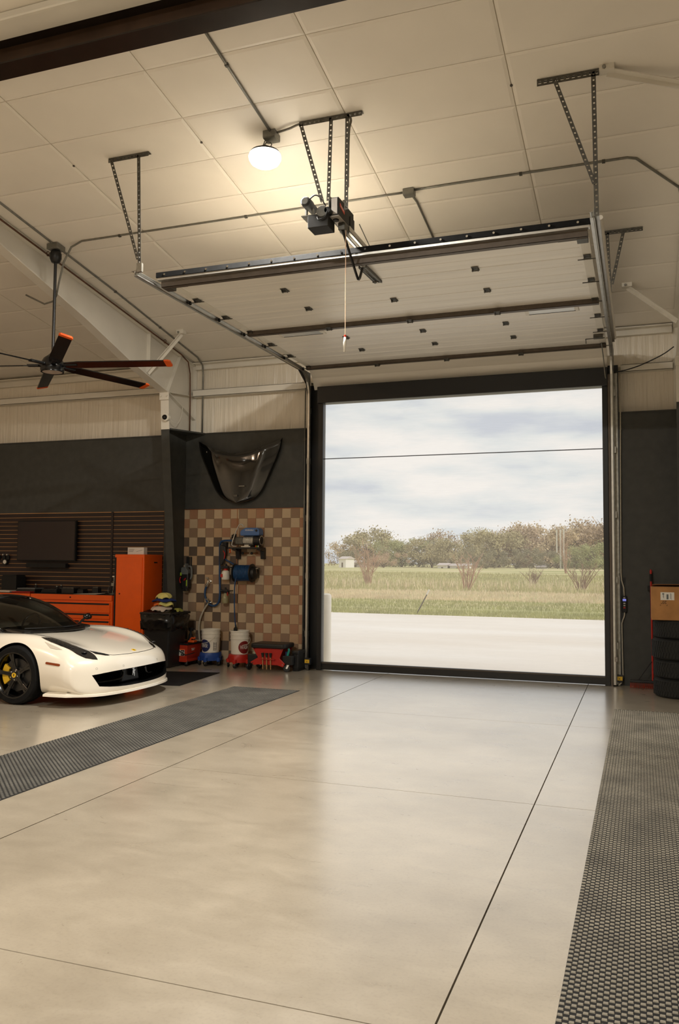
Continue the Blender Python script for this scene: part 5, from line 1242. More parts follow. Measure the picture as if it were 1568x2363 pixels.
# parking sensors and badge
for y in (.72, .36, -.36, -.72):
    c, nn = back(y, .43)
    if c: cpart('parking_sensor', MB().lathe([(.010,.0),(.012,.001),(.012,.0)], 12, (0,0,0)).xf(Matrix.Translation(c) @ nn.to_track_quat('Z','Y').to_matrix().to_4x4()), 'galv_dark', body)
c, nn = down(.968, 0)
if c: cpart('bonnet_badge', MB().prism(rrect(-.022,-.030,.022,.030,.010), 'z', 0, .004).xf(Matrix.Translation(c) @ nn.to_track_quat('Z','X').to_matrix().to_4x4()), 'yellow', body)
if c: cpart('badge_mark', MB().prism([(-.012,-.008),(-.002,-.014),(.012,-.004),(.004,.002),(.012,.012),(-.004,.010)], 'z', .004, .005).xf(Matrix.Translation(c) @ nn.to_track_quat('Z','X').to_matrix().to_4x4()), 'print_black', body)
# grille inside: black mesh wall, two chrome-edged winglets, rearing horse emblem
cpart('grille_mesh', MB().box((.62,-.80,.20),(.64,.80,.43)), 'car_black', body)
for k in range(16):
    y = -.75+k*.1; cpart('grille_bar', MB().box((.70,y-.004,.20),(.71,y+.004,.42)), 'car_black', body)
for k in range(4): cpart('grille_bar', MB().box((.70,-.75,.235+k*.045),(.71,.75,.241+k*.045)), 'car_black', body)
cpart('grille_centre', MB().prism([(-.20,.20),(.20,.20),(.14,.42),(-.14,.42)], 'x', .72, .93), 'car_black', body, bevel=.02)
for sd in (1, -1):
    cpart('winglet', MB().tube(smooth_pts([C_(.80,.74*sd,.262),C_(.90,.55*sd,.255),C_(.965,.34*sd,.262),C_(.985,.26*sd,.285),C_(.985,.235*sd,.33),C_(.975,.235*sd,.365)]), .014, 8), 'car_gloss_black', body, smooth=True)
horse = [(-.012,-.055),(-.002,-.05),(.0,-.02),(.012,-.012),(.022,-.04),(.03,-.036),(.026,-.004),(.03,.01),(.02,.03),(.034,.034),(.036,.046),(.018,.046),(.01,.06),(-.002,.062),(-.012,.052),(-.002,.04),(-.014,.02),(-.03,.026),(-.028,.014),(-.012,.004),(-.018,-.02)]
cpart('emblem', MB().prism([(-y, z+.315) for y, z in [(p[0],p[1]) for p in horse]], 'x', .965, .98), 'chrome', body)
cpart('emblem_post', MB().box((.92,-.008,.27),(.966,.008,.35)), 'car_black', body)
# front splitter blade
mb = MB(); path = []
for k in range(27):
    y = -.90+1.80*k/26; path.append((nosex(abs(y))+.035, y, -.10, 0))
side_ = [(.43,.972,0,-.1),(.52,.970,0,-.1),(.62,.962,-.02,-.1),(.72,.948,-.05,-.09)]
path = [(a, -b, c, -d) for a, b, c, d in side_]+path+[q for q in reversed(side_)]
NS = len(path)-1
for (x, y, ix, iy) in path: mb.v += [C_(x, y, .124), C_(x+ix*.04, y+iy*.04, .148), C_(x+ix, y+iy, .166), C_(x+ix, y+iy, .12)]
for k in range(NS):
    for q in range(4): mb.f.append((k*4+q, k*4+(q+1) % 4, k*4+4+(q+1) % 4, k*4+4+q))
cpart('splitter', mb, 'car_white', body, smooth='auto')
# undertray
cpart('undertray', MB().box((-3.2,-.80,.10),(.70,.80,.135)), 'car_black', car)
# --- cabin
def glassmat():
    m = bpy.data.materials.new('tinted_glass'); m.use_nodes = True; MATS['tinted_glass'] = m; t = m.node_tree; t.nodes.clear(); N = t.nodes.new; l = t.links.new
    o = N('ShaderNodeOutputMaterial'); mx = N('ShaderNodeMixShader'); tr_ = N('ShaderNodeBsdfTransparent'); gl = N('ShaderNodeBsdfGlossy'); fr_ = N('ShaderNodeFresnel'); fr_.inputs[0].default_value = 1.5
    tr_.inputs[0].default_value = (.42,.43,.40,1); gl.inputs['Roughness'].default_value = .03
    l(fr_.outputs[0], mx.inputs[0]); l(tr_.outputs[0], mx.inputs[1]); l(gl.outputs[0], mx.inputs[2]); l(mx.outputs[0], o.inputs[0])
glassmat()
# windscreen grid: base follows an arc on the cowl, top follows the roof edge
def ws(u, v):   # u -1..1 across, v 0..1 up
    xb = .04-.44*u*u; yb = .70*u; zb = .800-.012*u*u
    xt = -.98-.10*u*u; yt = .555*u; zt_ = 1.165-.025*u*u
    x = xb+(xt-xb)*v; z = zb+(zt_-zb)*v+.055*math.sin(v*math.pi); y = yb+(yt-yb)*v
    return C_(x, y, z)
def grid(fn, nu, nv):
    vs = [fn(-1+2*i/nu, j/nv) for j in range(nv+1) for i in range(nu+1)]
    return MB().add(vs, [(j*(nu+1)+i, j*(nu+1)+i+1, (j+1)*(nu+1)+i+1, (j+1)*(nu+1)+i) for j in range(nv) for i in range(nu)])
cpart('windscreen', grid(ws, 20, 10), 'tinted_glass', car, smooth=True)
def roofs(u, v):
    xt = -.98-.10*u*u; zt_ = 1.165-.025*u*u
    x = xt-1.0*v; y = .555*u*(1-.05*v); z = zt_+.045*math.sin(min(1,v*1.2)*math.pi*.75)-.10*v*v
    return C_(x, y, z)
cpart('roof', grid(roofs, 14, 8), 'car_gloss_black', car, smooth=True, solid=.02)
def rears(u, v): return C_(-1.98-.10*u*u*(1-v)-.85*v, .527*u*(1-.1*v), (1.06-.025*u*u)*(1-v)+.925*v+.03*math.sin(v*math.pi))
cpart('rear_window', grid(rears, 14, 6), 'car_gloss_black', car, smooth=True, solid=.01)
for sd in (1, -1):
    top = [ws(sd, v) for v in (0,.25,.5,.75,1)]+[roofs(sd, v) for v in (.25,.5,.75,1)]+[rears(sd, v) for v in (.4,1)]
    bot = []
    for p in top:
        yy = .80 if p.x < -.45 else .72; h, nn = down(max(p.x, -2.6), sd*yy); bot.append(Vector((p.x, -sd*yy, (h.z if h else .79)+.0)))
    vs = top+bot; m_ = len(top); cpart('side_window', MB().add(vs, [(i, i+1, m_+i+1, m_+i) for i in range(m_-1)]), 'tinted_glass', car, smooth=True)
    cpart('pillar', MB().tube([ws(sd, v/8) for v in range(9)]+[roofs(sd, v/6) for v in range(1,7)]+[rears(sd, .5), rears(sd, 1)], .022, 8), 'car_gloss_black', car, smooth=True)
    mz = cpart('mirror', MB().lathe([(.0,-.08),(.036,-.065),(.046,-.02),(.044,.03),(.028,.05),(0,.06)], 16, C_(-.42, sd*.97, .885), 'y'), 'car_gloss_black', car, smooth=True)
    cpart('mirror_stalk', MB().tube([C_(-.44,sd*.80,.80),C_(-.43,sd*.87,.845),C_(-.42,sd*.92,.87)], .016, 8), 'car_gloss_black', mz)
cpart('cowl', MB().add([ws(-1+2*i/16, 0)+Vector((.07,0,-.012)) for i in range(17)]+[ws(-1+2*i/16, 0)+Vector((-.02,0,.008)) for i in range(17)], [(i,i+1,18+i,17+i) for i in range(16)]), 'car_black', car, solid=.01)
for k, (u0, u1) in enumerate(((-.75,.05),(-.15,.75))): cpart('wiper', MB().tube([ws(u0+(u1-u0)*i/6, .03+.01*i/6)+Vector((.012,0,.012)) for i in range(7)], .008, 6), 'car_black', car)
cpart('dashboard', MB().prism([(-.30,.55),(-.12,.80),(-.45,.84),(-.72,.80),(-.80,.55)], 'y', -.66, .66), 'car_black', car, bevel=.03)
sw_ = cpart('steering_wheel', MB().tube([C_(-.88+.05*math.sin(a), -.36+.17*math.cos(a), .78+.16*math.sin(a)) for a in [k*2*math.pi/20 for k in range(20)]], .014, 8, closed=True), 'car_black', car, smooth=True)
cpart('wheel_hub', MB().cyl(C_(-.88,-.36,.78), C_(-.80,-.36,.76), .05, n=14), 'car_black', sw_)
mat('seat_tan', (120,98,78), .7, var=.1)
for y in (-.36, .36):
    s_ = cpart('seat', MB().box((-1.62,y-.24,.35),(-1.02,y+.24,.50)), 'car_black', car, bevel=.05)
    cpart('seat_back', MB().prism([(-1.40,.45),(-1.60,.45),(-1.78,1.05),(-1.64,1.07)], 'y', y-.22, y+.22), 'seat_tan', s_, bevel=.04)
# --- wheels
mat('rim_black', (4,4,4), .22, var=.1, coat=.25); mat('disc_metal', (72,72,72), .35, metal=.9, var=.15)
def wheel(xw, sd, R_, w, rear):
    yo = .965*sd if not rear else .965*sd
    t_ = cpart('wheel', MB().lathe([(.245,-w),(.262,-w-.004),(R_*.93,-w+.0),(R_*.985,-w+.02),(R_,-w+.045),(R_,-.045),(R_*.985,-.02),(R_*.93,0),(.262,.004),(.245,.0),(.235,-.03)], 48, (0,0,0), 'y').xf(Matrix.Translation(C_(xw, 0, R_)+Vector((0,-sd*.955,0))) @ Matrix.Scale(-1 if sd > 0 else 1, 4, (0,1,0))), 'rubber', car, smooth='auto')
    base = Matrix.Translation(C_(xw, 0, R_)+Vector((0,-sd*.955,0))) @ Matrix.Scale(-1 if sd > 0 else 1, 4, (0,1,0))
    # local frame: +y points outwards
    cpart('rim', MB().lathe([(.258,-.002),(.262,.006),(.25,.006),(.238,-.012),(.228,-.05),(.222,-w+.02)], 44, (0,0,0), 'y').xf(base), 'rim_black', t_, smooth='auto')
    cpart('disc', MB().lathe([(.09,-.075),(.185,-.075),(.185,-.095),(.09,-.095)], 36, (0,0,0), 'y').xf(base), 'disc_metal', t_, smooth='auto')
    cpart('hub_back', MB().lathe([(0,-.04),(.09,-.07),(.09,-.12),(.0,-.12)], 20, (0,0,0), 'y').xf(base), 'car_black', t_)
    cpart('well', MB().cyl((0,-w+.01,0),(0,-w+.0,0), .225, n=30).xf(base), 'car_black', t_)
    sp = MB()
    for k in range(5):
        a = 2*math.pi*k/5+math.pi/2+.18
        for off in (-.085, .085):
            p0 = Vector((.05*math.cos(a+off*2.5), -.030, .05*math.sin(a+off*2.5))); p1 = Vector((.150*math.cos(a+off*.55), -.018, .150*math.sin(a+off*.55))); p2 = Vector((.245*math.cos(a+off*.95), -.004, .245*math.sin(a+off*.95)))
            tg = Vector((-math.sin(a), 0, math.cos(a)))
            for (q, s, w0, w1) in ((p0, p1, .017, .013), (p1, p2, .013, .016)):
                d = Vector((0,-.028,0)); sp.add([q-tg*w0, q+tg*w0, s+tg*w1, s-tg*w1, q-tg*w0*.6+d, q+tg*w0*.6+d, s+tg*w1*.6+d, s-tg*w1*.6+d], [(0,1,2,3),(4,7,6,5),(0,4,5,1),(1,5,6,2),(2,6,7,3),(3,7,4,0)])
    cpart('spokes', sp.xf(base), 'rim_black', t_, bevel=.003)
    cpart('hub', MB().lathe([(0,-.012),(.05,-.014),(.072,-.028),(.075,-.055),(0,-.06)], 24, (0,0,0), 'y').xf(base), 'rim_black', t_, smooth='auto')
    cc = cpart('centre_cap', MB().cyl((0,-.013,0),(0,-.006,0), .028, n=22).xf(base), 'yellow', t_)
    cpart('cap_mark', MB().prism([(p[0]*.28, p[1]*.28) for p in horse], 'y', -.006, -.0045).xf(base), 'print_black', t_)
    for k in range(5):
        a = 2*math.pi*(k+.5)/5+math.pi/2+.18; cpart('lug_bolt', MB().cyl((.052*math.cos(a),-.02,.052*math.sin(a)),(.052*math.cos(a),-.008,.052*math.sin(a)),.008,n=6).xf(base), 'chrome', t_)
    ca = MB(); a0 = math.pi-.62; 
    pts_o = [( .205*math.cos(a0+1.24*k/8), .205*math.sin(a0+1.24*k/8)) for k in range(9)]; pts_i = [(.118*math.cos(a0+1.24*k/8), .118*math.sin(a0+1.24*k/8)) for k in range(8,-1,-1)]
    cal = cpart('caliper', ca.prism(pts_o+pts_i, 'y', -.12, -.052).xf(base), 'yellow', t_, bevel=.006)
    # tread grooves across the tyre shoulder
    tr_ = MB(); nn_ = 64
    for k in range(nn_):
        a = 2*math.pi*k/nn_
        for (ya, yb, da) in ((-.045,-.10,.06),(-w+.045,-w+.10,.06)):
            q = []
            for r_ in (R_*.994, R_*1.003):
                for (aa, yy) in ((a,ya),(a+.06,ya),(a+.06+da,yb),(a+da,yb)): q.append((r_*math.cos(aa), yy, r_*math.sin(aa)))
            tr_.add(q, [(0,1,5,4),(1,2,6,5),(2,3,7,6),(3,0,4,7),(4,5,6,7)])
    cpart('tread', tr_.xf(base), 'rubber', t_, kind='stuff')
for xw, rr_, w_c, rear in ((0, .335, .235, 0), (-2.65, .343, .285, 1)):
    for sd in (1, -1): wheel(xw, sd, rr_, w_c, rear)
bvh_m.free()
# ================================================================ ceiling fan in the left bay
FX, FY, FZ = -6.85, 8.44, 4.05
fan = thing('ceiling_fan', 'large black six-blade ceiling fan with orange blade tips', 'ceiling fan', (FX, FY, FZ))
part('canopy_box', MB().cbox((FX, FY, roof(FY)-.04), (.16,.16,.07)), 'conduit_grey', fan, bevel=.005)
part('ball_mount', MB().lathe([(.0,-.09),(.05,-.08),(.072,-.03),(.072,.03),(.05,.08),(.0,.09)], 20, (FX, FY, roof(FY)-.15)), 'black_metal', fan, smooth=True)
part('downrod', MB().cyl((FX,FY,roof(FY)-.2),(FX,FY,FZ+.12), .019, n=14), 'black_metal', fan, smooth='auto')
mat('fan_gloss', (14,14,15), .22, var=.1)
part('motor', MB().lathe([(.0,.17),(.03,.17),(.06,.14),(.11,.10),(.13,.06),(.135,.0),(.145,-.01),(.145,-.045),(.135,-.06),(.0,-.062)], 32, (FX,FY,FZ)), 'fan_gloss', fan, smooth='auto')
part('light_disc', MB().cyl((FX,FY,FZ-.062),(FX,FY,FZ-.068),.12,n=32), mat('fan_disc', (176,160,146), .4, var=.03), fan)
part('trim_ring', MB().lathe([(.122,-.06),(.14,-.06),(.14,-.07),(.122,-.07)], 32, (FX,FY,FZ)), 'fan_gloss', fan, smooth='auto')
bl_m = MB(); pit = -R(14); Lb = 1.5
def blade_pts(r, w): return [(r, -w*math.cos(pit), -w*math.sin(pit)), (r, w*math.cos(pit), w*math.sin(pit))]
secs = [(.16,.055),(.30,.07),(.34,.078),(.9,.075),(Lb-.06,.072)]
vs = []; fs = []
for r, w in secs:
    a, b = blade_pts(r, w); n_ = Vector((0,-math.sin(pit),math.cos(pit)))*.007
    vs += [Vector(a)-n_, Vector(b)-n_, Vector(b)+n_, Vector(a)+n_]
for i in range(len(secs)-1):
    for k in range(4): fs.append((i*4+k, i*4+(k+1) % 4, i*4+4+(k+1) % 4, i*4+4+k))
fs += [(3,2,1,0), tuple(range(4*len(secs)-4, 4*len(secs)))]
bmesh_ = mesh('blade', MB().add(vs, fs), 'fan_gloss'); fixn(bmesh_)
vs = []; 
for r, w in ((Lb-.062,.074),(Lb-.02,.076),(Lb+.015,.06)):
    a, b = blade_pts(r, w); n_ = Vector((0,-math.sin(pit),math.cos(pit)))*.010
    vs += [Vector(a)-n_, Vector(b)-n_, Vector(b)+n_, Vector(a)+n_]
fs = [(i*4+k, i*4+(k+1) % 4, i*4+4+(k+1) % 4, i*4+4+k) for i in range(2) for k in range(4)]+[(3,2,1,0),(8,9,10,11)]
tmesh = mesh('tip', MB().add(vs, fs), 'orange_tip'); fixn(tmesh)
amesh = mesh('blade_arm', MB().box((.10,-.03,-.012),(.32,.03,.012)), 'black_metal')
for k in range(6):
    a = R(14+60*k); rot = (0, 0, a)
    b = bpy.data.objects.new('blade', bmesh_); link(b); b.parent = fan; b.rotation_euler = rot; b.location = (0,0,.02)
    for me_, nm in ((tmesh,'tip'),(amesh,'blade_arm')):
        o = bpy.data.objects.new(nm, me_); link(o); o.parent = b

# ================================================================ slatted tool wall
mat('slat', (34,18,15), .5, var=.2, scale=3, stretch=(.3,1,4)); mat('slat_gap', (206,150,90), .4, var=.15, scale=2)
sw = thing('slat_wall', 'dark slatted tool wall with tan grooves above the chests', 'slat wall', (-10.5, YL, 1.0))
part('backing', MB().box((-14.2, YL-.008, .15), (-7.56, YL, 2.495)), 'slat_gap', sw)
zt = 2.493; pit_ = .0745
for x0, x1 in ((-14.2, -8.60), (-8.56, -7.56)):
    me = mesh('slat', MB().box((0,-.005,0),(x1-x0,0,pit_-.0075)), 'slat')
    for k in range(23):
        o = bpy.data.objects.new('slat', me); link(o); o.parent = sw; o.location = Vector((x0, YL-.008, zt-(k+1)*pit_))-sw.location
part('joint_strip', MB().box((-8.60,YL-.024,.8),(-8.56,YL-.008,2.495)), 'slat', sw)
tv = thing('television', 'dark wall-mounted television on the slat wall', 'television', (-9.9, YL-.06, 1.65))
mat('tv_screen', (30,10,10), .25, var=.1)
part('screen', MB().box((-10.50,YL-.11,1.66),(-9.28,YL-.105,2.335)), 'tv_screen', tv); part('frame', MB().box((-10.515,YL-.104,1.645),(-9.265,YL-.05,2.35)), 'matte_black', tv, bevel=.004); part('mount', MB().box((-10.1,YL-.05,1.85),(-9.7,YL-.022,2.15)), 'black_metal', tv); part('soundbar', MB().box((-10.3,YL-.12,1.52),(-9.45,YL-.03,1.60)), 'matte_black', tv, bevel=.01)

# ---- orange locker
LX0, LX1, LY, LZ = -8.115, -7.555, 11.65, 1.76
lk = thing('tool_locker', 'tall orange steel locker beside the column', 'locker', ((LX0+LX1)/2, 11.95, 0))
part('body', MB().box((LX0,LY+.012,.12),(LX1,12.215,LZ)), 'orange', lk, bevel=.012)
part('side_panel', MB().box((LX1-.001,LY+.03,.14),(LX1+.002,12.20,LZ-.02)), 'orange', lk)
dr = part('door', MB().box((LX0+.04,LY,.16),(LX1-.035,LY+.012,LZ-.045)), 'orange', lk, bevel=.004)
part('lock', MB().cyl((LX0+.115,LY-.008,1.12),(LX0+.115,LY,1.12),.012,n=12), 'matte_black', dr)
part('grip_recess', MB().box((LX0+.012,LY-.002,.16),(LX0+.036,LY+.011,LZ-.05)), 'matte_black', lk)
part('badge', MB().box((LX1+.002,11.95,1.62),(LX1+.005,12.05,1.64)), 'matte_black', lk)
part('plinth', MB().box((LX0+.02,LY+.04,.0),(LX1-.02,12.2,.12)), 'matte_black', lk)
pb = thing('paper_box', 'white printed carton standing on the orange locker', 'box', (-7.82, 11.85, LZ)); part('carton', MB().box((-7.965,11.80,LZ),(-7.655,11.90,LZ+.115)), 'label_white', pb, bevel=.003)
for k in range(3): part('print_line', MB().box((-7.94,11.7985,LZ+.045+k*.018),(-7.86+k*.012,11.8,LZ+.05+k*.018)), 'galv_dark', pb)
part('print_stroke', MB().bar((-7.80,11.7985,LZ+.045),(-7.68,11.7985,LZ+.075),.004,.002,(0,1,0)), 'galv_dark', pb)

# ---- orange roll cabinets
CZ = 1.085
def cabinet(x0, x1, lab, rows):
    c = thing('tool_chest', lab, 'tool chest', ((x0+x1)/2, 11.95, 0), group='orange tool chests along the wall')
    part('body', MB().box((x0,LY+.012,.14),(x1,12.215,CZ)), 'orange', c, bevel=.008)
    part('top_mat', MB().box((x0+.01,LY+.02,CZ),(x1-.01,12.21,CZ+.008)), 'matte_black', c)
    part('lid_rail', MB().box((x0,LY-.012,CZ-.085),(x1,LY+.012,CZ+.004)), 'orange', c, bevel=.004)
    part('lock', MB().cyl(((x0+x1)/2,LY-.02,CZ-.04),((x0+x1)/2,LY-.012,CZ-.04),.012,n=12), 'matte_black', c)
    for (a, b, z1, z0) in rows:
        d = part('drawer', MB().box((x0+a,LY-.006,z0),(x0+b,LY+.012,z1)), 'orange', c, bevel=.003)
        part('pull', MB().box((x0+a+.012,LY-.009,z1-.035),(x0+b-.012,LY-.0055,z1-.008)), 'matte_black', d)
    for x in (x0+.1, x1-.1):
        for y in (LY+.1, 12.12): caster(x, y, .06, c, m='matte_black', fork='galv', a=.2, h=.14)
    return c
w_ = 1.62
rws = [(.05,1.58,.965,.80),(.05,1.58,.79,.70),(.05,1.0,.675,.60),(.05,1.0,.59,.50),(1.05,1.58,.675,.50),(.05,1.58,.48,.32),(.05,1.58,.31,.18)]
cabinet(-9.76, -8.14, 'orange drawer chest right beside the locker', rws); cabinet(-11.4, -9.78, 'orange drawer chest left of the other one', rws)

# ---- clutter on the chests
ZT = CZ+.008
def box_item(name, x0, x1, y0, y1, h, m, lab, cat, top=None):
    t = thing(name, lab, cat, ((x0+x1)/2,(y0+y1)/2,ZT)); part('body', MB().box((x0,y0,ZT),(x1,y1,ZT+h)), m, t, bevel=.006)
    if top: part('lid', MB().box((x0+.01,y0+.01,ZT+h),(x1-.01,y1-.01,ZT+h+.02)), top, t, bevel=.003)
box_item('radio_case', -9.30, -9.05, 11.85, 12.05, .085, 'black_plastic', 'black radio-like case on the orange chest', 'case', 'galv_dark')
box_item('tool_case', -9.02, -8.90, 11.9, 12.05, .06, 'black_plastic', 'small slotted black case beside the radio', 'case', 'matte_black')
box_item('small_case', -8.72, -8.60, 11.9, 12.0, .10, 'matte_black', 'small upright black case with grey top on the orange chest', 'case', 'galv_dark')
box_item('black_case', -10.62, -10.30, 11.9, 12.15, .28, 'matte_black', 'bulky black case at the left end of the bench', 'case', 'matte_black')
box_item('flat_case', -10.25, -9.85, 11.85, 12.1, .06, 'black_plastic', 'flat black tool case on the left chest', 'case', 'grey_plastic')
box_item('power_tool_case', -9.72, -9.40, 11.85, 12.1, .05, 'matte_black', 'low black tool case left of the radio', 'case', 'black_plastic')
pp = tag(part('paper_sheet', MB().add([(-8.95,11.72,ZT+.003),(-8.52,11.72,ZT+.003),(-8.45,11.9,ZT+.02),(-8.9,11.9,ZT+.004)], [(0,1,2,3)]), 'label_white', solid=.002), 'white sheet of paper on the orange chest', 'paper')
tw_ = tag(part('towel', MB().box((-10.9,11.72,ZT),(-10.28,11.95,ZT+.035)), 'rag_white', bevel=.012), 'folded pale towel at the far left of the bench', 'towel')
rt_ = tag(part('red_cloth', MB().box((-10.24,11.72,ZT),(-9.85,11.84,ZT+.022)), 'red', bevel=.008), 'red shop cloth on the left chest', 'cloth')
for i, (x, h, r) in enumerate(((-10.0,.13,.03),(-9.55,.10,.035),(-9.46,.12,.028),(-8.40,.09,.035))):
    t = thing('spray_can', ['spray can on the left chest','short dark can left of the radio','narrow dark can left of the radio','squat dark can near the locker'][i], 'can', (x,12.05,ZT), group='cans on the bench')
    part('can', MB().lathe([(0,0),(r,0),(r,h*.8),(r*.6,h*.9),(r*.6,h),(0,h)], 14, (x,12.05,ZT)), 'black_plastic', t, smooth='auto'); part('cap', MB().cyl((x,12.05,ZT+h),(x,12.05,ZT+h+.02),r*.5,n=10), 'galv', t)
# drill-press like stand with bottles by the locker
ds = thing('tool_stand', 'thin metal stand with looped cable beside the locker', 'tool stand', (-8.33, 11.95, ZT))
part('base', MB().cyl((-8.33,11.95,ZT),(-8.33,11.95,ZT+.02),.08,n=18), 'galv_dark', ds); part('pole', MB().cyl((-8.34,11.95,ZT+.02),(-8.31,11.95,ZT+.30),.01,n=8), 'chrome', ds); part('clamp', MB().box((-8.36,11.93,ZT+.14),(-8.31,11.97,ZT+.19)), 'galv', ds); part('cross_arm', MB().bar((-8.35,11.95,ZT+.30),(-8.27,11.95,ZT+.30),.015,.015), 'chrome', ds)
part('cable', MB().tube(smooth_pts([(-8.33,11.95,ZT+.16),(-8.40,11.93,ZT+.12),(-8.41,11.92,ZT+.04),(-8.35,11.9,ZT+.012),(-8.26,11.92,ZT+.05),(-8.22,11.95,ZT+.13),(-8.26,11.96,ZT+.18)]), .006, 6), 'galv_dark', ds)
for i, (x, z, lab) in enumerate(((-8.205,1.48,'upper pale bottle hung on the slats by the locker'),(-8.20,1.37,'lower pale bottle hung on the slats by the locker'))):
    t = thing('hung_bottle', lab, 'bottle', (x, YL-.09, z), group='bottles on the slat wall'); part('bottle', MB().lathe([(0,0),(.03,0),(.03,.07),(.014,.09),(.014,.1)], 12, (0,0,0)).xf(Matrix.Translation((x,YL-.09,z)) @ Matrix.Rotation(R(-60 if i == 0 else 0),4,'Y')), 'bottle_pale', t, smooth='auto'); part('hook', MB().cyl((x,YL-.06,z+.02),(x,YL-.02,z+.02),.006,n=6), 'galv', t)
wg = thing('wall_gauge', 'round pale gauge hung on the slat wall left of the television', 'gauge', (-10.82, YL-.03, 1.6)); part('case', MB().cyl((-10.82,YL-.022,1.62),(-10.82,YL-.06,1.62),.055,n=22), 'matte_black', wg); part('face', MB().cyl((-10.82,YL-.06,1.62),(-10.82,YL-.063,1.62),.036,n=22), 'label_white', wg)
for i, x in enumerate((-10.97, -10.86, -10.77)):
    t = thing('tool_grip', ['left silver tool knob above the gauge','middle silver tool knob above the gauge','right silver tool knob above the gauge'][i], 'tool', (x,YL-.05,1.74), group='tools above the gauge'); part('knob', MB().cyl((x,YL-.022,1.75),(x,YL-.07,1.75),.014,n=10), 'alu', t); part('body', MB().box((x-.03,YL-.05,1.66),(x+.03,YL-.022,1.74)), 'matte_black', t, bevel=.004)

# ================================================================ right side: tyres, carton, broom, controller
mat('tyre', (26,27,25), .8, var=.2, scale=10)
def tyre(cx_, cy_, z0, R_, w, lab, seed):
    t = thing('tyre', lab, 'tyre', (cx_, cy_, z0), group='stack of tyres'); rr = R_*.62
    part('carcass', MB().lathe([(rr,.02),(rr+.04,.004),(R_*.86,.0),(R_*.955,.018),(R_*.99,.05),(R_*.99,w-.05),(R_*.955,w-.018),(R_*.86,w),(rr+.04,w-.004),(rr,w-.02),(rr-.006,w*.5),(rr,.02)], 44, (cx_,cy_,z0)), 'tyre', t, smooth='auto')
    mb = MB(); n = 54
    for k in range(n):
        a = 2*math.pi*k/n
        for (za, zb, da) in ((.03,w*.36,.045),(w*.38,w*.62,-.04),(w*.64,w-.03,.045)):
            r0, r1 = R_*.985, R_*1.004; wd_ = .7*2*math.pi/n
            q = []
            for r_ in (r0, r1):
                for (aa, zz) in ((a,za),(a+wd_,za),(a+wd_+da,zb),(a+da,zb)): q.append((cx_+r_*math.cos(aa), cy_+r_*math.sin(aa), z0+zz))
            mb.add(q, [(0,1,5,4),(1,2,6,5),(2,3,7,6),(3,0,4,7),(4,5,6,7)])
    part('tread', mb, 'tyre', t, kind='stuff')
TC = (.445, 11.53)
hs = [0, .238, .47, .735]; ws = [.235,.228,.262,.232]
labs = ['bottom tyre of the stack by the right edge','second tyre from the floor in the stack','third tyre from the floor in the stack','top tyre of the stack under the carton']
for i in range(4): tyre(TC[0]+[.0,.008,-.006,.004][i], TC[1], hs[i], [.325,.33,.335,.322][i], ws[i], labs[i], i)
cb_ = thing('carton', 'brown cardboard box with shipping label on the tyre stack', 'cardboard box', (.40, 11.5, .967)); KX0, KX1, KY0, KY1, KZ0, KZ1 = .105, .70, 11.24, 11.80, .968, 1.375
part('sides', MB().box((KX0,KY0,KZ0),(KX1,KY1,KZ1)), 'card', cb_, bevel=.004)
part('flap', MB().box((KX0+.003,KY0+.003,KZ1),(KX1-.003,(KY0+KY1)/2-.003,KZ1+.005)), 'card', cb_); part('flap', MB().add([(KX0+.02,KY1-.002,KZ1+.001),(KX1,KY1-.002,KZ1+.001),(KX1,(KY0+KY1)/2+.01,KZ1+.035),(KX0+.02,(KY0+KY1)/2+.01,KZ1+.03)], [(0,1,2,3)]), 'card', cb_, solid=.005)
lb = part('shipping_label', MB().box((.215,KY0-.0025,1.218),(.375,KY0+.001,1.315)), 'label_white', cb_)
part('barcode', MB().box((.285,KY0-.0035,1.228),(.308,KY0-.002,1.29)), 'grey_plastic', lb)
for k, (x, z0, z1) in enumerate(((.243,1.25,1.305),(.25,1.24,1.30),(.328,1.235,1.305),(.337,1.225,1.30))): part('print_column', MB().box((x,KY0-.0035,z0),(x+.004,KY0-.002,z1)), 'grey_plastic', lb)
for k in range(2): part('label_block', MB().box((.236+.012*k,KY0-.0036,1.286),(.246+.012*k,KY0-.0021,1.304)), 'grey_plastic', lb)
text('box_print', '20"', .052, (.252, KY0-.001, 1.19), (R(-90),0,R(0)) if False else (R(90),R(180),0), 'print_black', cb_)
part('corner_mark', MB().box((.207,KY0-.0015,1.148),(.210,KY0,1.165)).box((.207,KY0-.0015,1.148),(.222,KY0,1.151)), 'print_black', cb_); part('corner_mark', MB().box((.292,KY0-.0015,1.148),(.295,KY0,1.165)).box((.278,KY0-.0015,1.148),(.295,KY0,1.151)), 'print_black', cb_)
br = thing('push_broom', 'red push broom leaning on the dark wall behind the tyres', 'broom', (.02, 12.05, 0))
part('head', MB().box((-.17,12.02,.075),(.45,12.08,.11)), 'black_plastic', br, bevel=.008)
mb = MB()
for k in range(60):
    for j in range(3): x = -.165+k*.0103; mb.cyl((x,12.03+j*.02,.08),(x+random.uniform(-.006,.006),12.025+j*.025,.004), .0025, .002, 4, caps=False)
part('bristles', mb, mat('bristle_red', (150,52,28), .8, var=.15), br, kind='stuff')
part('pole', MB().cyl((.12,12.07,.1),(.115,12.19,1.56), .013, n=10), 'red', br, smooth='auto'); part('grip', MB().cyl((.1155,12.178,1.43),(.1152,12.187,1.53),.018,n=10), 'matte_black', br); part('end_cap', MB().lathe([(.015,0),(.017,.02),(.01,.045),(0,.05)], 10, (.115,12.189,1.545)), 'red', br); part('brace', MB().bar((-.06,12.05,.11),(.11,12.075,.36),.01,.006).bar((.30,12.05,.11),(.13,12.075,.36),.01,.006), 'black_metal', br)
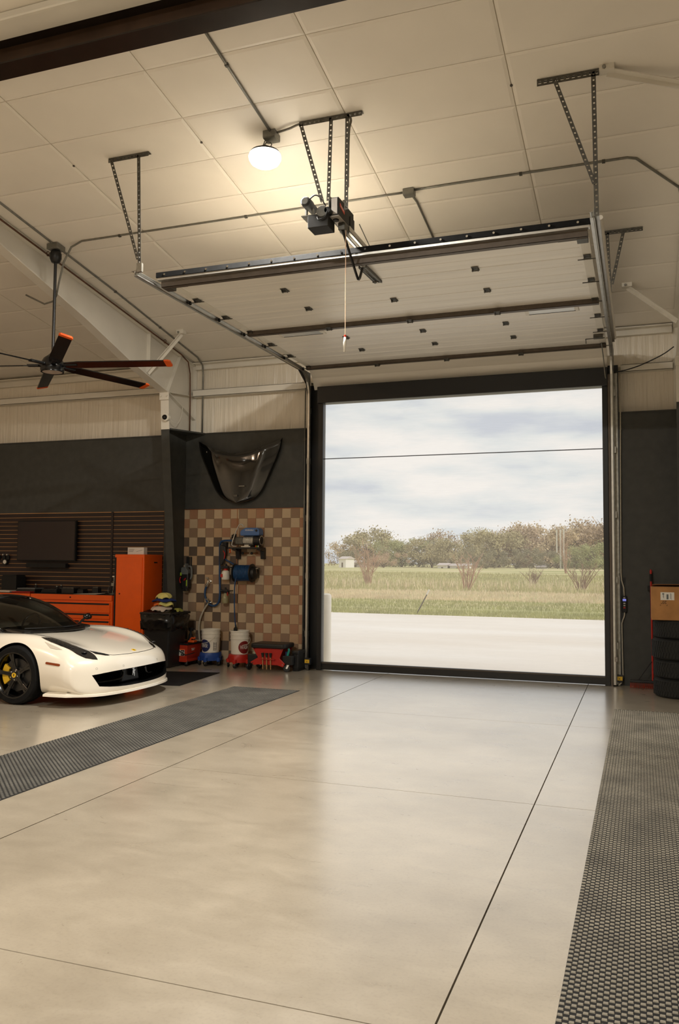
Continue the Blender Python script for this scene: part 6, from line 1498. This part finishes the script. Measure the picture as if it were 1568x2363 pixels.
part('clip', MB().box((.07,12.17,1.30),(.13,YL,1.37)), 'matte_black', br, bevel=.006)
# controller and its conduit
cn = thing('screen_controller', 'black wall controller with lit blue display by the right track', 'controller', (-.235, YL-.03, 1.1)); x = -.232
part('case', MB().box((x-.032,YL-.045,1.00),(x+.032,YL,1.225)), 'matte_black', cn, bevel=.006)
part('display', MB().box((x-.022,YL-.048,1.155),(x+.024,YL-.044,1.185)), mat('display', (120,126,214), .4, var=0, emit=.55), cn)
for z, m_ in ((1.20,'galv'),(1.125,'galv'),(1.095,'galv'),(1.065,'red')): part('button', MB().box((x-.013,YL-.049,z-.009),(x+.013,YL-.044,z+.009)), m_, cn, bevel=.002)
cd = conduit([(-.245,YL-.03,4.42),(-.262,YL-.03,3.0),(-.272,YL-.03,1.55),(-.265,YL-.03,1.44),(-.238,YL-.03,1.34),(-.232,YL-.03,1.22)], .0095, 'pale conduit coming down to the wall controller', m='hose_pale', clips=[(-.255,YL-.02,3.55),(-.285,YL-.02,1.52)], cat='conduit')
cd2 = conduit([(-.23,YL-.03,1.01),(-.235,YL-.03,.95),(-.262,YL-.03,.87),(-.268,YL-.03,.78),(-.262,YL-.03,.22),(-.262,YL-.03,.13),(-.28,YL-.06,.05),(-.32,YL-.08,.01)], .009, 'pale cable from the controller down to the sensor', m='hose_pale', clips=[(-.282,YL-.02,.72)], cat='cable', smooth=5)
ks = thing('switch_box', 'small pale switch box low on the right track', 'switch box', (-.345, 12.15, .36)); part('box', MB().box((-.365,12.09,.335),(-.325,12.14,.395)), 'opener_grey', ks, bevel=.004); part('screw', MB().cyl((-.345,12.088,.365),(-.345,12.091,.365),.005,n=8), 'galv_dark', ks)
ws_ = thing('slide_plate', 'thin black slotted plate on the wall near the controller', 'plate', (-.235, YL, 1.4)); part('plate', MB().box((-.25,YL-.008,1.385),(-.218,YL,1.485)), 'black_plastic', ws_, bevel=.002); part('slot', MB().box((-.24,YL-.0095,1.40),(-.228,YL-.0078,1.47)), 'matte_black', ws_)
# black lead drooping from the right frame to the track
conduit([(.45,12.1,4.62),(.3,12.15,4.53),(.05,12.2,4.43),(-.15,12.2,4.37),(-.33,12.2,4.34)], .008, 'black lead drooping from the right frame to the track', m='black_plastic', cat='cable', smooth=5)
